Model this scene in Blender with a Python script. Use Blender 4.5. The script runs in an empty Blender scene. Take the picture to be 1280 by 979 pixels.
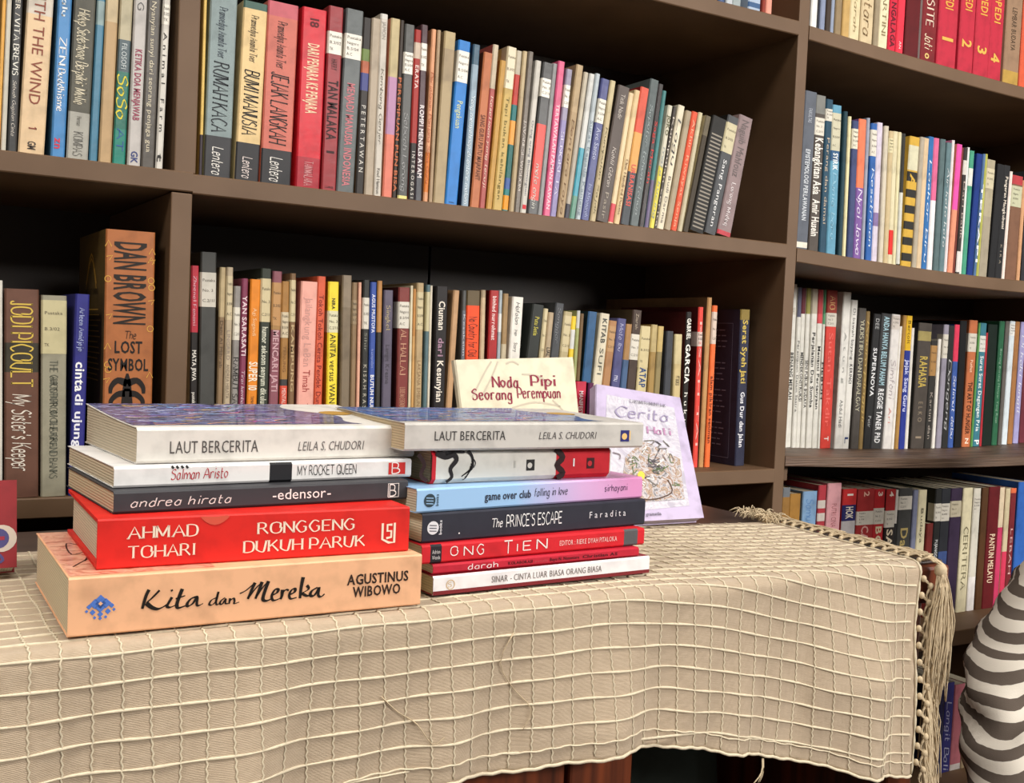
import bpy, bmesh, math, random
import numpy as np
from mathutils import Matrix, Vector

# ------------------------------------------------------------------ camera, world, lights, exposure
SC = bpy.context.scene
COL = SC.collection
S = 0.01                                   # everything below is written in centimetres
FPX = 1344.65
CP = np.array([-111.023, -110.934, -15.599])
CR = np.array([0.857, -0.514, 0.044]); CU = np.array([-0.015, 0.061, 0.998]); CF = np.array([0.516, 0.856, -0.045])
CF = CF / np.linalg.norm(CF); CR = CR - CF * (CR @ CF); CR /= np.linalg.norm(CR); CU = np.cross(CR, CF)

cam_d = bpy.data.cameras.new('camera'); cam = bpy.data.objects.new('camera', cam_d); COL.objects.link(cam)
cam_d.sensor_width = 36; cam_d.lens = FPX / 1280 * 36; cam_d.clip_start = .05
m3 = Matrix(((CR[0], CU[0], -CF[0]), (CR[1], CU[1], -CF[1]), (CR[2], CU[2], -CF[2])))
cam.matrix_world = Matrix.Translation(Vector(CP * S)) @ m3.to_4x4()
SC.camera = cam
SC.view_settings.view_transform = 'Standard'; SC.view_settings.look = 'None'
SC.view_settings.gamma = 1; SC.view_settings.use_curve_mapping = False
SC.view_settings.exposure = 0.0

W = bpy.data.worlds.new('room_air'); SC.world = W; W.use_nodes = True
W.node_tree.nodes['Background'].inputs[0].default_value = (1, .95, .90, 1)
W.node_tree.nodes['Background'].inputs[1].default_value = 0.12

def area(name, loc, target, sx, sy, power, col=(1, .93, .84)):
    d = bpy.data.lights.new(name, 'AREA'); d.shape = 'RECTANGLE'; d.size = sx; d.size_y = sy; d.energy = power; d.color = col
    o = bpy.data.objects.new(name, d); COL.objects.link(o); o.location = Vector(loc) * S
    o.rotation_euler = (Vector(target) * S - o.location).to_track_quat('-Z', 'Y').to_euler()
    return o
area('room_front_light', (40, -300, 88), (-15, 0, -12), 2.6, .45, 70, (1, .965, .92))
right = area('room_front_light', (130, -260, 45), (50, 10, -38), 1.0, .4, 8, (1, .965, .92)); right.data.spread = math.radians(70)  # added fill, not a known lamp: brightens the right bay's lower shelves
side = area('side_fill_light', (-175, -75, 85), (-90, -42, -32), .3, .3, 1.7, (1, .94, .86)); side.data.spread = math.radians(62)  # added fill with no real lamp behind it, brightens the stacks' page ends
area('ceiling_lamp_light', (-50, -95, 165), (-55, -40, -40), 1.5, .4, 29, (1, .95, .88))

# ------------------------------------------------------------------ pixel to place helpers (photo pixels, 1280x979)
def ray(x, y):
    return CF * FPX + CR * (x - 640) - CU * (y - 489.5)
def onplane(x, y, ax, v):
    d = ray(x, y); return CP + d * ((v - CP[ax]) / d[ax])
def x_at(px, Y, Z):                         # world X of the point on the line (.., Y, Z) seen in column px
    k = px - 640; a = k * CF - FPX * CR
    b = a[1] * (Y - CP[1]) + a[2] * (Z - CP[2])
    return CP[0] - b / a[0]

# ------------------------------------------------------------------ materials
def lin(h):
    if not isinstance(h, str): return h
    v = [int(h[i:i + 2], 16) / 255 for i in (0, 2, 4)]
    return tuple(min(.86, (c / 12.92 if c <= .04045 else ((c + .055) / 1.055) ** 2.4)) for c in v)
MATS = {}
def newmat(name):
    m = bpy.data.materials.new(name); m.use_nodes = True
    return m, m.node_tree.nodes, m.node_tree.links, m.node_tree.nodes['Principled BSDF']
def mat(h, rough=.42, coat=0.0, wear=.10, scale=60, spec=.25):
    key = (h, rough, coat, wear, scale)
    if key in MATS: return MATS[key]
    m, N, L, B = newmat('print_' + str(len(MATS)))
    c = lin(h); B.inputs['Roughness'].default_value = rough
    B.inputs['Coat Weight'].default_value = coat; B.inputs['Coat Roughness'].default_value = .18
    B.inputs['Specular IOR Level'].default_value = spec
    if wear > 0:
        tc = N.new('ShaderNodeTexCoord'); nz = N.new('ShaderNodeTexNoise'); nz.inputs['Scale'].default_value = scale
        nz.inputs['Detail'].default_value = 4
        mx = N.new('ShaderNodeMixRGB'); mx.inputs[1].default_value = (*c, 1)
        mx.inputs[2].default_value = (*[v * (1 - wear * 2.2) for v in c], 1)
        L.new(tc.outputs['Object'], nz.inputs['Vector'])
        rp = N.new('ShaderNodeMapRange'); rp.inputs[1].default_value = .45; rp.inputs[2].default_value = .75
        L.new(nz.outputs['Fac'], rp.inputs[0]); L.new(rp.outputs[0], mx.inputs[0]); L.new(mx.outputs[0], B.inputs['Base Color'])
    else: B.inputs['Base Color'].default_value = (*c, 1)
    MATS[key] = m
    return m
def film(h):                                # print under crinkled clear wrapping: glossy coat with a bumpy surface
    key = ('film', h)
    if key in MATS: return MATS[key]
    m = mat(h, .5, .12, .12, 61).copy(); N, L = m.node_tree.nodes, m.node_tree.links; B = N['Principled BSDF']
    tc = N.new('ShaderNodeTexCoord'); nz = N.new('ShaderNodeTexNoise'); nz.inputs['Scale'].default_value = 90
    bp = N.new('ShaderNodeBump'); bp.inputs['Strength'].default_value = .12; bp.inputs['Distance'].default_value = .003
    L.new(tc.outputs['Object'], nz.inputs['Vector']); L.new(nz.outputs['Fac'], bp.inputs['Height']); L.new(bp.outputs[0], B.inputs['Coat Normal'])
    B.inputs['Coat Roughness'].default_value = .2
    MATS[key] = m
    return m
def wood(name, a, b, rough, scale, stretch, bump=.15, dist=.002):
    m, N, L, B = newmat(name)
    tc = N.new('ShaderNodeTexCoord'); mp = N.new('ShaderNodeMapping'); mp.inputs['Scale'].default_value = stretch
    nz = N.new('ShaderNodeTexNoise'); nz.inputs['Scale'].default_value = scale; nz.inputs['Detail'].default_value = 6
    cr = N.new('ShaderNodeValToRGB'); cr.color_ramp.elements[0].position = .35; cr.color_ramp.elements[1].position = .7
    cr.color_ramp.elements[0].color = (*lin(a), 1); cr.color_ramp.elements[1].color = (*lin(b), 1)
    bp = N.new('ShaderNodeBump'); bp.inputs['Strength'].default_value = bump; bp.inputs['Distance'].default_value = dist
    L.new(tc.outputs['Object'], mp.inputs[0]); L.new(mp.outputs[0], nz.inputs['Vector']); L.new(nz.outputs['Fac'], cr.inputs[0])
    L.new(cr.outputs[0], B.inputs['Base Color']); L.new(nz.outputs['Fac'], bp.inputs['Height']); L.new(bp.outputs[0], B.inputs['Normal'])
    B.inputs['Roughness'].default_value = rough
    return m
def pages(h, ax):                           # fine sheet lines across the block
    key = ('pages', h, ax)
    if key in MATS: return MATS[key]
    m, N, L, B = newmat('paper_edges')
    tc = N.new('ShaderNodeTexCoord'); wv = N.new('ShaderNodeTexWave'); wv.bands_direction = ax
    wv.inputs['Scale'].default_value = 170; wv.inputs['Distortion'].default_value = .7; wv.inputs['Detail'].default_value = 2; wv.inputs['Detail Scale'].default_value = .4
    mx = N.new('ShaderNodeMixRGB'); c = lin(h); mx.inputs[1].default_value = (*[v * .78 for v in c], 1); mx.inputs[2].default_value = (*c, 1)
    bp = N.new('ShaderNodeBump'); bp.inputs['Strength'].default_value = .3; bp.inputs['Distance'].default_value = .001
    L.new(tc.outputs['Object'], wv.inputs['Vector']); L.new(wv.outputs['Fac'], mx.inputs[0]); L.new(mx.outputs[0], B.inputs['Base Color'])
    L.new(wv.outputs['Fac'], bp.inputs['Height']); L.new(bp.outputs[0], B.inputs['Normal']); B.inputs['Roughness'].default_value = .8
    MATS[key] = m
    return m
def art(name, stops, scale, dist=2.0, rough=.35, coat=.3, stretch=(1, 1, 1), kind='noise'):
    m, N, L, B = newmat(name)
    tc = N.new('ShaderNodeTexCoord'); mp = N.new('ShaderNodeMapping'); mp.inputs['Scale'].default_value = stretch
    nz = N.new('ShaderNodeTexNoise'); nz.inputs['Scale'].default_value = scale; nz.inputs['Detail'].default_value = 8
    nz.inputs['Distortion'].default_value = dist
    cr = N.new('ShaderNodeValToRGB'); e = cr.color_ramp.elements
    for i, (p, h) in enumerate(stops):
        el = e[i] if i < 2 else e.new(p)
        el.position = p; el.color = (*lin(h), 1)
    L.new(tc.outputs['Object'], mp.inputs[0]); L.new(mp.outputs[0], nz.inputs['Vector']); L.new(nz.outputs['Fac'], cr.inputs[0]); L.new(cr.outputs[0], B.inputs['Base Color'])
    B.inputs['Roughness'].default_value = rough; B.inputs['Coat Weight'].default_value = coat
    return m

# ------------------------------------------------------------------ lettering: built-in sans outlines and a pen-stroke alphabet
STROKES = {
'A': "8 034b83 1666", 'B': "6 030b ~0b3b5a584707 ~073766643303", 'C': "7 ~7a5b3b190715335374", 'D': "7 030b ~0b3b6a77643303", 'E': "6 6b0b 0b03 0363 0757",
'F': "6 6b0b 0b03 0757", 'G': "8 ~7a5b3b190715335374 7477 7757", 'H': "7 030b 737b 0777", 'I': "2 131b", 'J': "4 3b35 ~35331304", 'K': "7 030b 6b06 2873",
'L': "6 0b03 0363", 'M': "9 030b 0b44 448b 8b83", 'N': "7 030b 0b73 737b", 'O': "8 ~4b1a0714437487777a4b", 'P': "6 030b ~0b3b5a68563606", 'Q': "8 ~4b1a07144374877a4b 5683",
'R': "7 030b ~0b3b5a583707 3773", 'S': "6 ~5a3b1a0918475654331304", 'T': "8 0b8b 4b43", 'U': "7 0b06 ~0605143353667 667b", 'V': "8 0b43 438b", 'W': "c 0b33 336b 6b93 93cb",
'X': "7 0b73 037b", 'Y': "7 0b47 7b47 4743", 'Z': "7 0b7b 7b03 0373",
'a': "5 ~47281705133345 4843", 'b': "5 0b03 ~06284756442304", 'c': "5 ~472817051333 3344", 'd': "5 4b43 ~47281705133345", 'e': "5 0646 ~4638180705133344",
'f': "4 ~3b2b1a13 0838", 'g': "5 ~47281705133345 ~4841301001", 'h': "5 0b03 ~0628474643", 'i': "2 1813 1a1b", 'j': "3 ~28211000 2a2b", 'k': "5 0b03 4805 2643", 'l': "2 1b13",
'm': "8 0803 ~0628374643 ~4668778683", 'n': "5 0803 ~0628474643", 'o': "5 ~2807052345472818", 'p': "5 0800 ~06284756442304", 'q': "5 4840 ~47281705133345", 'r': "4 0803 ~06183848",
's': "4 ~37281807163534231304", 't': "4 ~1b142333 0838", 'u': "5 ~0805143345 4843", 'v': "5 0823 2348", 'w': "7 0823 2347 4763 6388", 'x': "5 0843 0348", 'y': "5 0823 4800",
'z': "5 0848 4803 0343", '1': "3 092b 2b23", '2': "5 ~0a1b3b4947 4703 0343", '3': "5 ~0a1b3b4927 ~27464433130 04", '4': "5 3b06 0656 3b33", '0': "6 ~3b0907143454777a3b",
"'": "2 1b19", '-': "4 1636", '.': "2 1314", ':': "2 1314 1718", ',': "2 1302", '/': "4 034b"}
def _pairs(s):
    s = s[:len(s) // 2 * 2]
    return [(int(s[i], 36), int(s[i + 1], 36) - 3) for i in range(0, len(s), 2)]
def smooth(P, n=4):
    P = [np.array(p, float) for p in P]; Q = [P[0]] + P + [P[-1]]; out = []
    for i in range(1, len(Q) - 2):
        a, b, c, d = Q[i - 1:i + 3]
        for k in range(n):
            t = k / n
            out.append(.5 * ((2 * b) + (c - a) * t + (2 * a - 5 * b + 4 * c - d) * t * t + (3 * b - a - 3 * c + d) * t ** 3))
    out.append(P[-1])
    return out
def ribbon2(P, wfun):
    P = [np.array(p, float) for p in P]; n = len(P); V = []; F = []
    for i in range(n):
        t = P[min(i + 1, n - 1)] - P[max(i - 1, 0)]; t = t / (np.linalg.norm(t) + 1e-9); w = wfun(t, i / max(1, n - 1))
        q = np.array([-t[1], t[0]]) * w / 2
        V += [P[i] - q, P[i] + q]
    for i in range(n - 1): F.append((2 * i, 2 * i + 2, 2 * i + 3, 2 * i + 1))
    return V, F
GC = {}
def stroke_glyph(ch, style):
    if ch == ' ': return [], [], 4.0
    g = STROKES.get(ch)
    if g is None: return [], [], 3.0
    w, *st = g.split(' ')
    w = int(w, 36); V = []; F = []
    def add(v, f):
        b = len(V); V.extend([tuple(x) for x in v]); F.extend([tuple(i + b for i in q) for q in f])
    for s in st:
        sm = s[0] == '~'; P = _pairs(s[1:] if sm else s)
        if len(P) < 2: continue
        if style in 'sS':
            wf = (lambda t, u: .6 + .95 * abs(t[1]) ** 2) if style == 's' else (lambda t, u: .75 + 1.0 * abs(t[1]) ** 2)
        elif style == 'c':
            wf = lambda t, u: .5 + .55 * abs(t[0] * .5 - t[1] * .86)
        else:
            wf = lambda t, u: .85
        if sm or (style == 'c' and len(P) > 2): P2 = smooth(P)
        else: P2 = [np.array(P[0]) * (1 - k / 4) + np.array(P[1]) * k / 4 for k in range(5)] if len(P) == 2 else P
        add(*ribbon2(P2, wf))
        if style in 'sS':
            for e, o in ((0, 1), (-1, -2)):
                d = np.array(P[o], float) - np.array(P[e], float)
                if abs(d[1]) > abs(d[0]) * 1.2 and P[e][1] in (0, 8, 5, -3):
                    x, y = P[e]; yy = y + (.17 if y <= 0 else -.17)
                    add(*ribbon2([(x - 1.0, yy), (x + 1.0, yy)], lambda t, u: .48))
    adv = w + (1.9 if style in 'sS' else 1.5 if style != 'c' else 1.2)
    return V, F, adv
FONTC = {}
def load_font(chars):
    obs = []
    for off in (0.0, .022):
        for c in chars:
            d = bpy.data.curves.new('glyph', 'FONT'); d.body = c; d.resolution_u = 2; d.offset = off
            o = bpy.data.objects.new('glyph', d); COL.objects.link(o); obs.append((c, off, o))
    dg = bpy.context.evaluated_depsgraph_get(); dg.update()
    for c, off, o in obs:
        ev = o.evaluated_get(dg); me = ev.to_mesh()
        V = [(v.co.x, v.co.y) for v in me.vertices]; F = [tuple(p.vertices) for p in me.polygons]
        ev.to_mesh_clear()
        xs = [v[0] for v in V] or [0]
        FONTC[(c, 'b' if off else 'n')] = (V, F, max(xs) + max(.03, min(.09, min(xs) + (off)))) if V else ([], [], .3)
    for c, off, o in obs:
        d = o.data; bpy.data.objects.remove(o); bpy.data.curves.remove(d)
CHARS = "ABCDEFGHIJKLMNOPQRSTUVWXYZabcdefghijklmnopqrstuvwxyz0123456789.,:-'/&!()"
load_font(CHARS)
CAPN = max(v[1] for v in FONTC[('H', 'n')][0])
def layout(s, style):
    V = []; F = []; x = 0; st = style[0]; sh = .22 if 'i' in style else (.16 if st == 'c' else 0)
    for c in s:
        if st in 'nb':
            v, f, adv = FONTC.get((c, st), ([], [], .28)) if c != ' ' else ([], [], .3)
            k = 1 / CAPN
        else:
            key = (c, st)
            if key not in GC: GC[key] = stroke_glyph(c, st)
            v, f, adv = GC[key]; k = 1 / 8
        b = len(V)
        V += [((p[0] * k + x + p[1] * k * sh), p[1] * k) for p in v]; F += [tuple(i + b for i in q) for q in f]
        x += adv * k
    return V, F, x

# ------------------------------------------------------------------ mesh collector
class MB:
    def __init__(s): s.v = []; s.f = []; s.m = []; s.mats = []; s.uv = None
    def mi(s, m):
        if m not in s.mats: s.mats.append(m)
        return s.mats.index(m)
    def add(s, V, F, m):
        b = len(s.v); s.v += [tuple(map(float, p)) for p in V]; i = s.mi(m)
        s.f += [tuple(k + b for k in q) for q in F]; s.m += [i] * len(F)
    def box(s, a, b, m):
        x0, y0, z0 = a; x1, y1, z1 = b
        s.add([(x0, y0, z0), (x1, y0, z0), (x1, y1, z0), (x0, y1, z0), (x0, y0, z1), (x1, y0, z1), (x1, y1, z1), (x0, y1, z1)],
              [(0, 3, 2, 1), (4, 5, 6, 7), (0, 1, 5, 4), (1, 2, 6, 5), (2, 3, 7, 6), (3, 0, 4, 7)], m)
    def loft(s, rings, m, cap=True, closed=True):
        n = len(rings[0]); V = [p for r in rings for p in r]; F = []
        for i in range(len(rings) - 1):
            for k in range(n if closed else n - 1):
                a = i * n + k; b = i * n + (k + 1) % n
                F.append((a, b, b + n, a + n))
        if cap: F += [tuple(range(n))[::-1], tuple(range((len(rings) - 1) * n, len(rings) * n))]
        s.add(V, F, m)
    def tube(s, P, r, m, sides=5):
        P = [np.array(p, float) for p in P]; rings = []; n = len(P)
        up = np.array([.3, .2, .93])
        for i in range(n):
            t = P[min(i + 1, n - 1)] - P[max(i - 1, 0)]; t = t / (np.linalg.norm(t) + 1e-9)
            a = np.cross(t, up); a = a / (np.linalg.norm(a) + 1e-9); b = np.cross(t, a)
            rr = r(i / (n - 1)) if callable(r) else r
            rings.append([P[i] + rr * (a * math.cos(q) + b * math.sin(q)) for q in (2 * math.pi * k / sides for k in range(sides))])
        s.loft(rings, m)
    def text(s, string, O, ex, ey, length, h, m, style='n', fit=True):
        V, F, w = layout(string, style)
        if not V or w <= 0: return
        O = np.array(O, float); ex = np.array(ex, float); ey = np.array(ey, float)
        kx = length / w if fit else h
        s.add([O + ex * (p[0] * kx) + ey * (p[1] * h) for p in V], F, m)
    def line(s, pts, O, ex, ey, w, m):      # flat brush line; w may be a function of the way along
        V, F = ribbon2(pts, w if callable(w) else (lambda t, u: w))
        O = np.array(O, float); ex = np.array(ex, float); ey = np.array(ey, float)
        s.add([O + ex * p[0] + ey * p[1] for p in V], F, m)
    def build(s, name, parent=None, smooth_=False, bevel=0):
        me = bpy.data.meshes.new(name); me.from_pydata([(x * S, y * S, z * S) for x, y, z in s.v], [], s.f)
        for m in s.mats: me.materials.append(m)
        me.polygons.foreach_set('material_index', s.m)
        if smooth_: me.polygons.foreach_set('use_smooth', [True] * len(s.f))
        me.update()
        o = bpy.data.objects.new(name, me); COL.objects.link(o)
        if parent: o.parent = parent
        if bevel:
            b = o.modifiers.new('edge', 'BEVEL'); b.width = bevel * S; b.segments = 2; b.limit_method = 'ANGLE'
        return o
def tag(o, label=None, cat=None, group=None, kind=None):
    for k, v in (('label', label), ('category', cat), ('group', group), ('kind', kind)):
        if v: o[k] = v
    return o
def empty(name, M):
    o = bpy.data.objects.new(name, None); COL.objects.link(o); o.empty_display_size = .02
    M = M.copy(); M.translation = M.translation * S; o.matrix_world = M
    return o
PAPER = 'd9ccb0'
E_ = .035
# ------------------------------------------------------------------ a book: x = thickness, y = depth from the spine, z = height
def book(M, T, H, D, col, bands=(), labels=(), texts=(), hard=False, flare=0.0, covers=None, glossy=False, paper=PAPER, label='', group=None, front=None, spine=None, cham=None, fold=0.0):
    root = empty('book', M); tag(root, label, 'book', group)
    mk = (lambda h: film(h)) if glossy else (lambda h: mat(h, .5, .03) if isinstance(h, str) else h)
    th = .22 if hard else .05
    c = cham if cham is not None else min(.14, T * .22)
    nst = 6 if flare else 1
    def prof(o):                            # outline from back cover edge round the spine to front cover edge
        pr = [(o, D)] + ([(o, D * .5)]) + [(o, c + o), (c + o, o), (T - c - o, o), (T - o, c + o)]
        for k in range(1, nst + 1):
            y = c + (D - c) * k / nst
            pr.append((T - o + flare * (y / D) ** 1.7, y))
        return pr
    out, inn = prof(0), prof(th)
    n = len(out)
    cuts = sorted({0.0, H} | {min(H, max(0, q)) for b in bands for q in b[:2]})
    mb = MB(); cm = mk(covers or col)
    for z0, z1 in zip(cuts, cuts[1:]):
        zm = (z0 + z1) / 2; sc = col
        for b in bands:
            if min(b[:2]) <= zm <= max(b[:2]): sc = b[2]
        sm = mk(sc)
        for k in range(n - 1):
            V = [(*out[k], z0), (*out[k + 1], z0), (*out[k + 1], z1), (*out[k], z1)]
            mb.add(V, [(0, 1, 2, 3)], sm if 2 <= k <= 4 else cm)
        mb.add([(*p, z) for z in (z0, z1) for p in inn], [(k + 1, k, k + n, k + n + 1) for k in range(n - 1)], cm)
    for z, fl in ((0, 0), (H, 1)):
        V = [(*p, z) for p in out] + [(*p, z) for p in inn]
        F = [(k, k + n, k + n + 1, k + 1) if not fl else (k, k + 1, k + n + 1, k + n) for k in range(n - 1)]
        mb.add(V, F, cm)
    for e in (0, n - 1):
        mb.add([(*out[e], 0), (*inn[e], 0), (*inn[e], H), (*out[e], H)], [(0, 1, 2, 3)] if e else [(3, 2, 1, 0)], cm)
    for (zt, zb, hx, sz, st, s) in texts:   # spine lettering runs head to foot
        h = sz * T; mb.text(s, (T / 2 - h / 2, -E_, zt), (0, 0, -1), (1, 0, 0), zt - zb, h, mat(hx, .5, 0, 0), st)
    if front: front(mb, T, H, D)
    if spine: spine(mb, T, H, D)
    mb.build('cover', root)
    ins = .3 if hard else .08
    pb = MB(); pm = pages(paper, 'X')
    ys = [max(c, th) + .06 + (D - .16 - ins - max(c, th)) * k / nst for k in range(nst + 1)]
    lo = [(th + .01, y) for y in ys]; hi = [(T - th - .01 + flare * (y / D) ** 1.7, y) for y in ys][::-1]
    ring = lo + hi
    pb.loft([[(x, y, z) for x, y in ring] for z in (ins, H - ins)], pm)
    pb.build('page_block', root)
    for (z0, z1, hx, lines) in labels:
        lb = MB(); e = .02; lm = mat(hx, .35, .3, .06, 80)
        pr = [(-e, 1.4), (-e, c), (c - e * .4, -e), (T - c + e * .4, -e), (T + e, c), (T + e, 1.4)]
        q = len(pr)
        lb.add([(*p, z) for z in (z0, z1) for p in pr], [(k, k + 1, k + 1 + q, k + q) for k in range(q - 1)], lm)
        if lines and T > .5:
            hh = abs(z1 - z0); k = min(hh / (len(lines) + .6), .55)
            for j, s in enumerate(lines):
                zz = max(z0, z1) - (j + .9) * (hh - .1) / (len(lines) + .3)
                w = min(T * .8, len(s) * k * .42)
                lb.text(s, (T * .12, -e - .015, zz), (1, 0, 0), (0, 0, 1), w, k * .55, mat('4a4238', .6, 0, 0), 'n')
        lb.build('call_number_label', root)
    return root

# ------------------------------------------------------------------ setting
FLOOR = -109.0
def structure(name, a, b, m):
    mb = MB(); mb.box(a, b, m); o = mb.build(name); tag(o, kind='structure'); return o
wall_m = mat('cfc3ae', .8, 0, .05, 3)
floor_m = wood('floor_wood', '5a4232', '6e523c', .5, 3, (1, 9, 1))
structure('floor', (-330, -330, FLOOR - 4), (230, 48, FLOOR), floor_m)
structure('wall_back', (-330, 42, FLOOR), (230, 48, 170), wall_m)

# ------------------------------------------------------------------ bookcase
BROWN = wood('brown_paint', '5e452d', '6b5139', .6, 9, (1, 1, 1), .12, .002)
DARK = wood('brown_paint_shaded', '2a1b10', '33210f', .5, 7, (1, 1, 1), .1, .002)  # same brown paint, with the shade inside the bays put into its colour
PLY = wood('ply_edge', '4b382c', '78604e', .5, 60, (.15, 1, 9), .5, .003)
XD1 = -82.85; DEP = 32.0; BACK = DEP
def sagged(zt, x0, x1, sag, peak):
    def f(x):
        u = (x - x0) / (x1 - x0); k = math.log(.5) / math.log((peak - x0) / (x1 - x0))
        return zt - sag * 4 * (max(0, min(1, u)) ** k) * (1 - max(0, min(1, u)) ** k)
    return f
bc = empty('bookcase', Matrix.Translation((0, 0, FLOOR)))
tag(bc, 'tall dark brown painted wooden bookcase filling the wall behind the desk', 'bookcase')
def bpart(name, a, b, m, bev=.12):
    mb = MB(); mb.box(a, b, m); o = mb.build(name, bc, bevel=bev); o.location = (0, 0, -FLOOR * S); return o
def shelf(zf, x0, x1, th=2.0, m=BROWN, y0=0.0):
    mb = MB(); n = 24; e = .12
    rings = []
    for i in range(n + 1):
        x = x0 + (x1 - x0) * i / n; z = zf(x)
        rings.append([(x, y0 + e, z), (x, BACK, z), (x, BACK, z - th), (x, y0 + e, z - th), (x, y0, z - th + e), (x, y0, z - e)])
    mb.loft(rings, m); o = mb.build('shelf_board', bc); o.location = (0, 0, -FLOOR * S); return o
CL = (XD1, 0.0); CRT = (2.0, 86.0); CLL = (-168.0, XD1 - 2)
flat = lambda z: (lambda x: z)
S1f = sagged(31.05, *CL, .35, -45); S2f = flat(0.05); S3f = sagged(-31.8, *CL, .2, -40)
R1f = sagged(30.8, *CRT, .75, 46); R2f = sagged(-.35, *CRT, 1.15, 46); R3f = sagged(-30.0, *CRT, 1.1, 48); R4f = flat(-59.4); R5f = flat(-88.5)
L2f = flat(0.2); L3f = flat(-32.45)
CLJ = (-168.0, XD1)
for zf, xx, th in ((S1f, CL, 2), (S2f, CL, 2), (S3f, CL, 2), (flat(-62), CL, 2), (flat(62), CL, 2), (R1f, CRT, 2), (R2f, CRT, 2), (R4f, CRT, 2.6), (R5f, CRT, 2), (flat(62), CRT, 2),
                   (L2f, CLJ, 2), (L3f, CLL, 2), (flat(31), CLL, 2), (flat(-62), CLL, 2), (flat(62), CLL, 2)):
    shelf(zf, *xx, th)
shelf(R3f, *CRT, 1.5, PLY)
bpart('upright', (0, 0.1, FLOOR), (2, BACK, 92), BROWN)
bpart('upright', (XD1 - 1.9, .1, .05), (XD1 + .25, BACK, 92), BROWN); bpart('upright', (XD1 - 2.1, .1, FLOOR), (XD1, BACK, -1.95), BROWN)
bpart('upright', (86, 0.1, FLOOR), (88, BACK, 92), BROWN); bpart('upright', (-170, .1, FLOOR), (-168, BACK, 92), BROWN)
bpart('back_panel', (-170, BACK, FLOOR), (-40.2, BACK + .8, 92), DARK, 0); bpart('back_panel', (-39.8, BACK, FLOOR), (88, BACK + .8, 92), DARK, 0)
bpart('top_board', (-170, 0, 92), (88, BACK, 94), BROWN)
bpart('support_cleat', (2, 2.0, -33.9), (4.6, 28, -31.6), BROWN)

# ------------------------------------------------------------------ shelved books
def cname(h):
    r, g, b = (int(h[i:i + 2], 16) / 255 for i in (0, 2, 4)); mx, mn = max(r, g, b), min(r, g, b); d = mx - mn; L = (mx + mn) / 2
    s = 0 if mx == 0 else d / mx
    if mx < .24: return 'black'
    hue = 0 if d == 0 else (60 * ((g - b) / d % 6) if mx == r else 60 * ((b - r) / d + 2) if mx == g else 60 * ((r - g) / d + 4))
    if s < .13: return 'white' if mx > .8 else 'light grey' if mx > .62 else 'grey' if mx > .42 else 'dark grey'
    if 20 <= hue < 62 and s < .36: return 'cream' if mx > .74 else 'beige' if mx > .6 else 'grey-brown' if mx > .4 else 'dark brown'
    if hue < 16 or hue >= 345: return 'dark red' if mx < .6 else ('pink' if s < .4 else 'salmon' if s < .6 else 'red')
    if hue < 40: return 'dark brown' if mx < .4 else 'brown' if mx < .62 else ('tan' if s < .6 else 'orange')
    if hue < 70: return 'olive' if mx < .66 else ('pale yellow' if s < .5 else 'yellow')
    if hue < 160: return 'dark green' if mx < .45 else 'green'
    if hue < 200: return 'dark teal' if mx < .45 else 'teal'
    if hue < 250: return 'dark blue' if mx < .5 else ('grey-blue' if s < .35 else 'blue')
    if hue < 300: return 'dark purple' if mx < .4 else ('mauve' if s < .3 else 'purple')
    return 'mauve' if s < .35 else 'pink' if mx > .75 else 'maroon'
ORD = ['', 'first', 'second', 'third', 'fourth', 'fifth', 'sixth', 'seventh', 'eighth', 'ninth', 'tenth', 'eleventh', 'twelfth']
CALL = (('Pustaka', 'Negoro', 'B.5/04', 'A.C'), ('Pustaka', 'No. 3', 'C.2/11'), ('Pustaka', 'B.3/02', 'TK'))
INK = lambda h: mat(h, .5, 0, 0)
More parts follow.
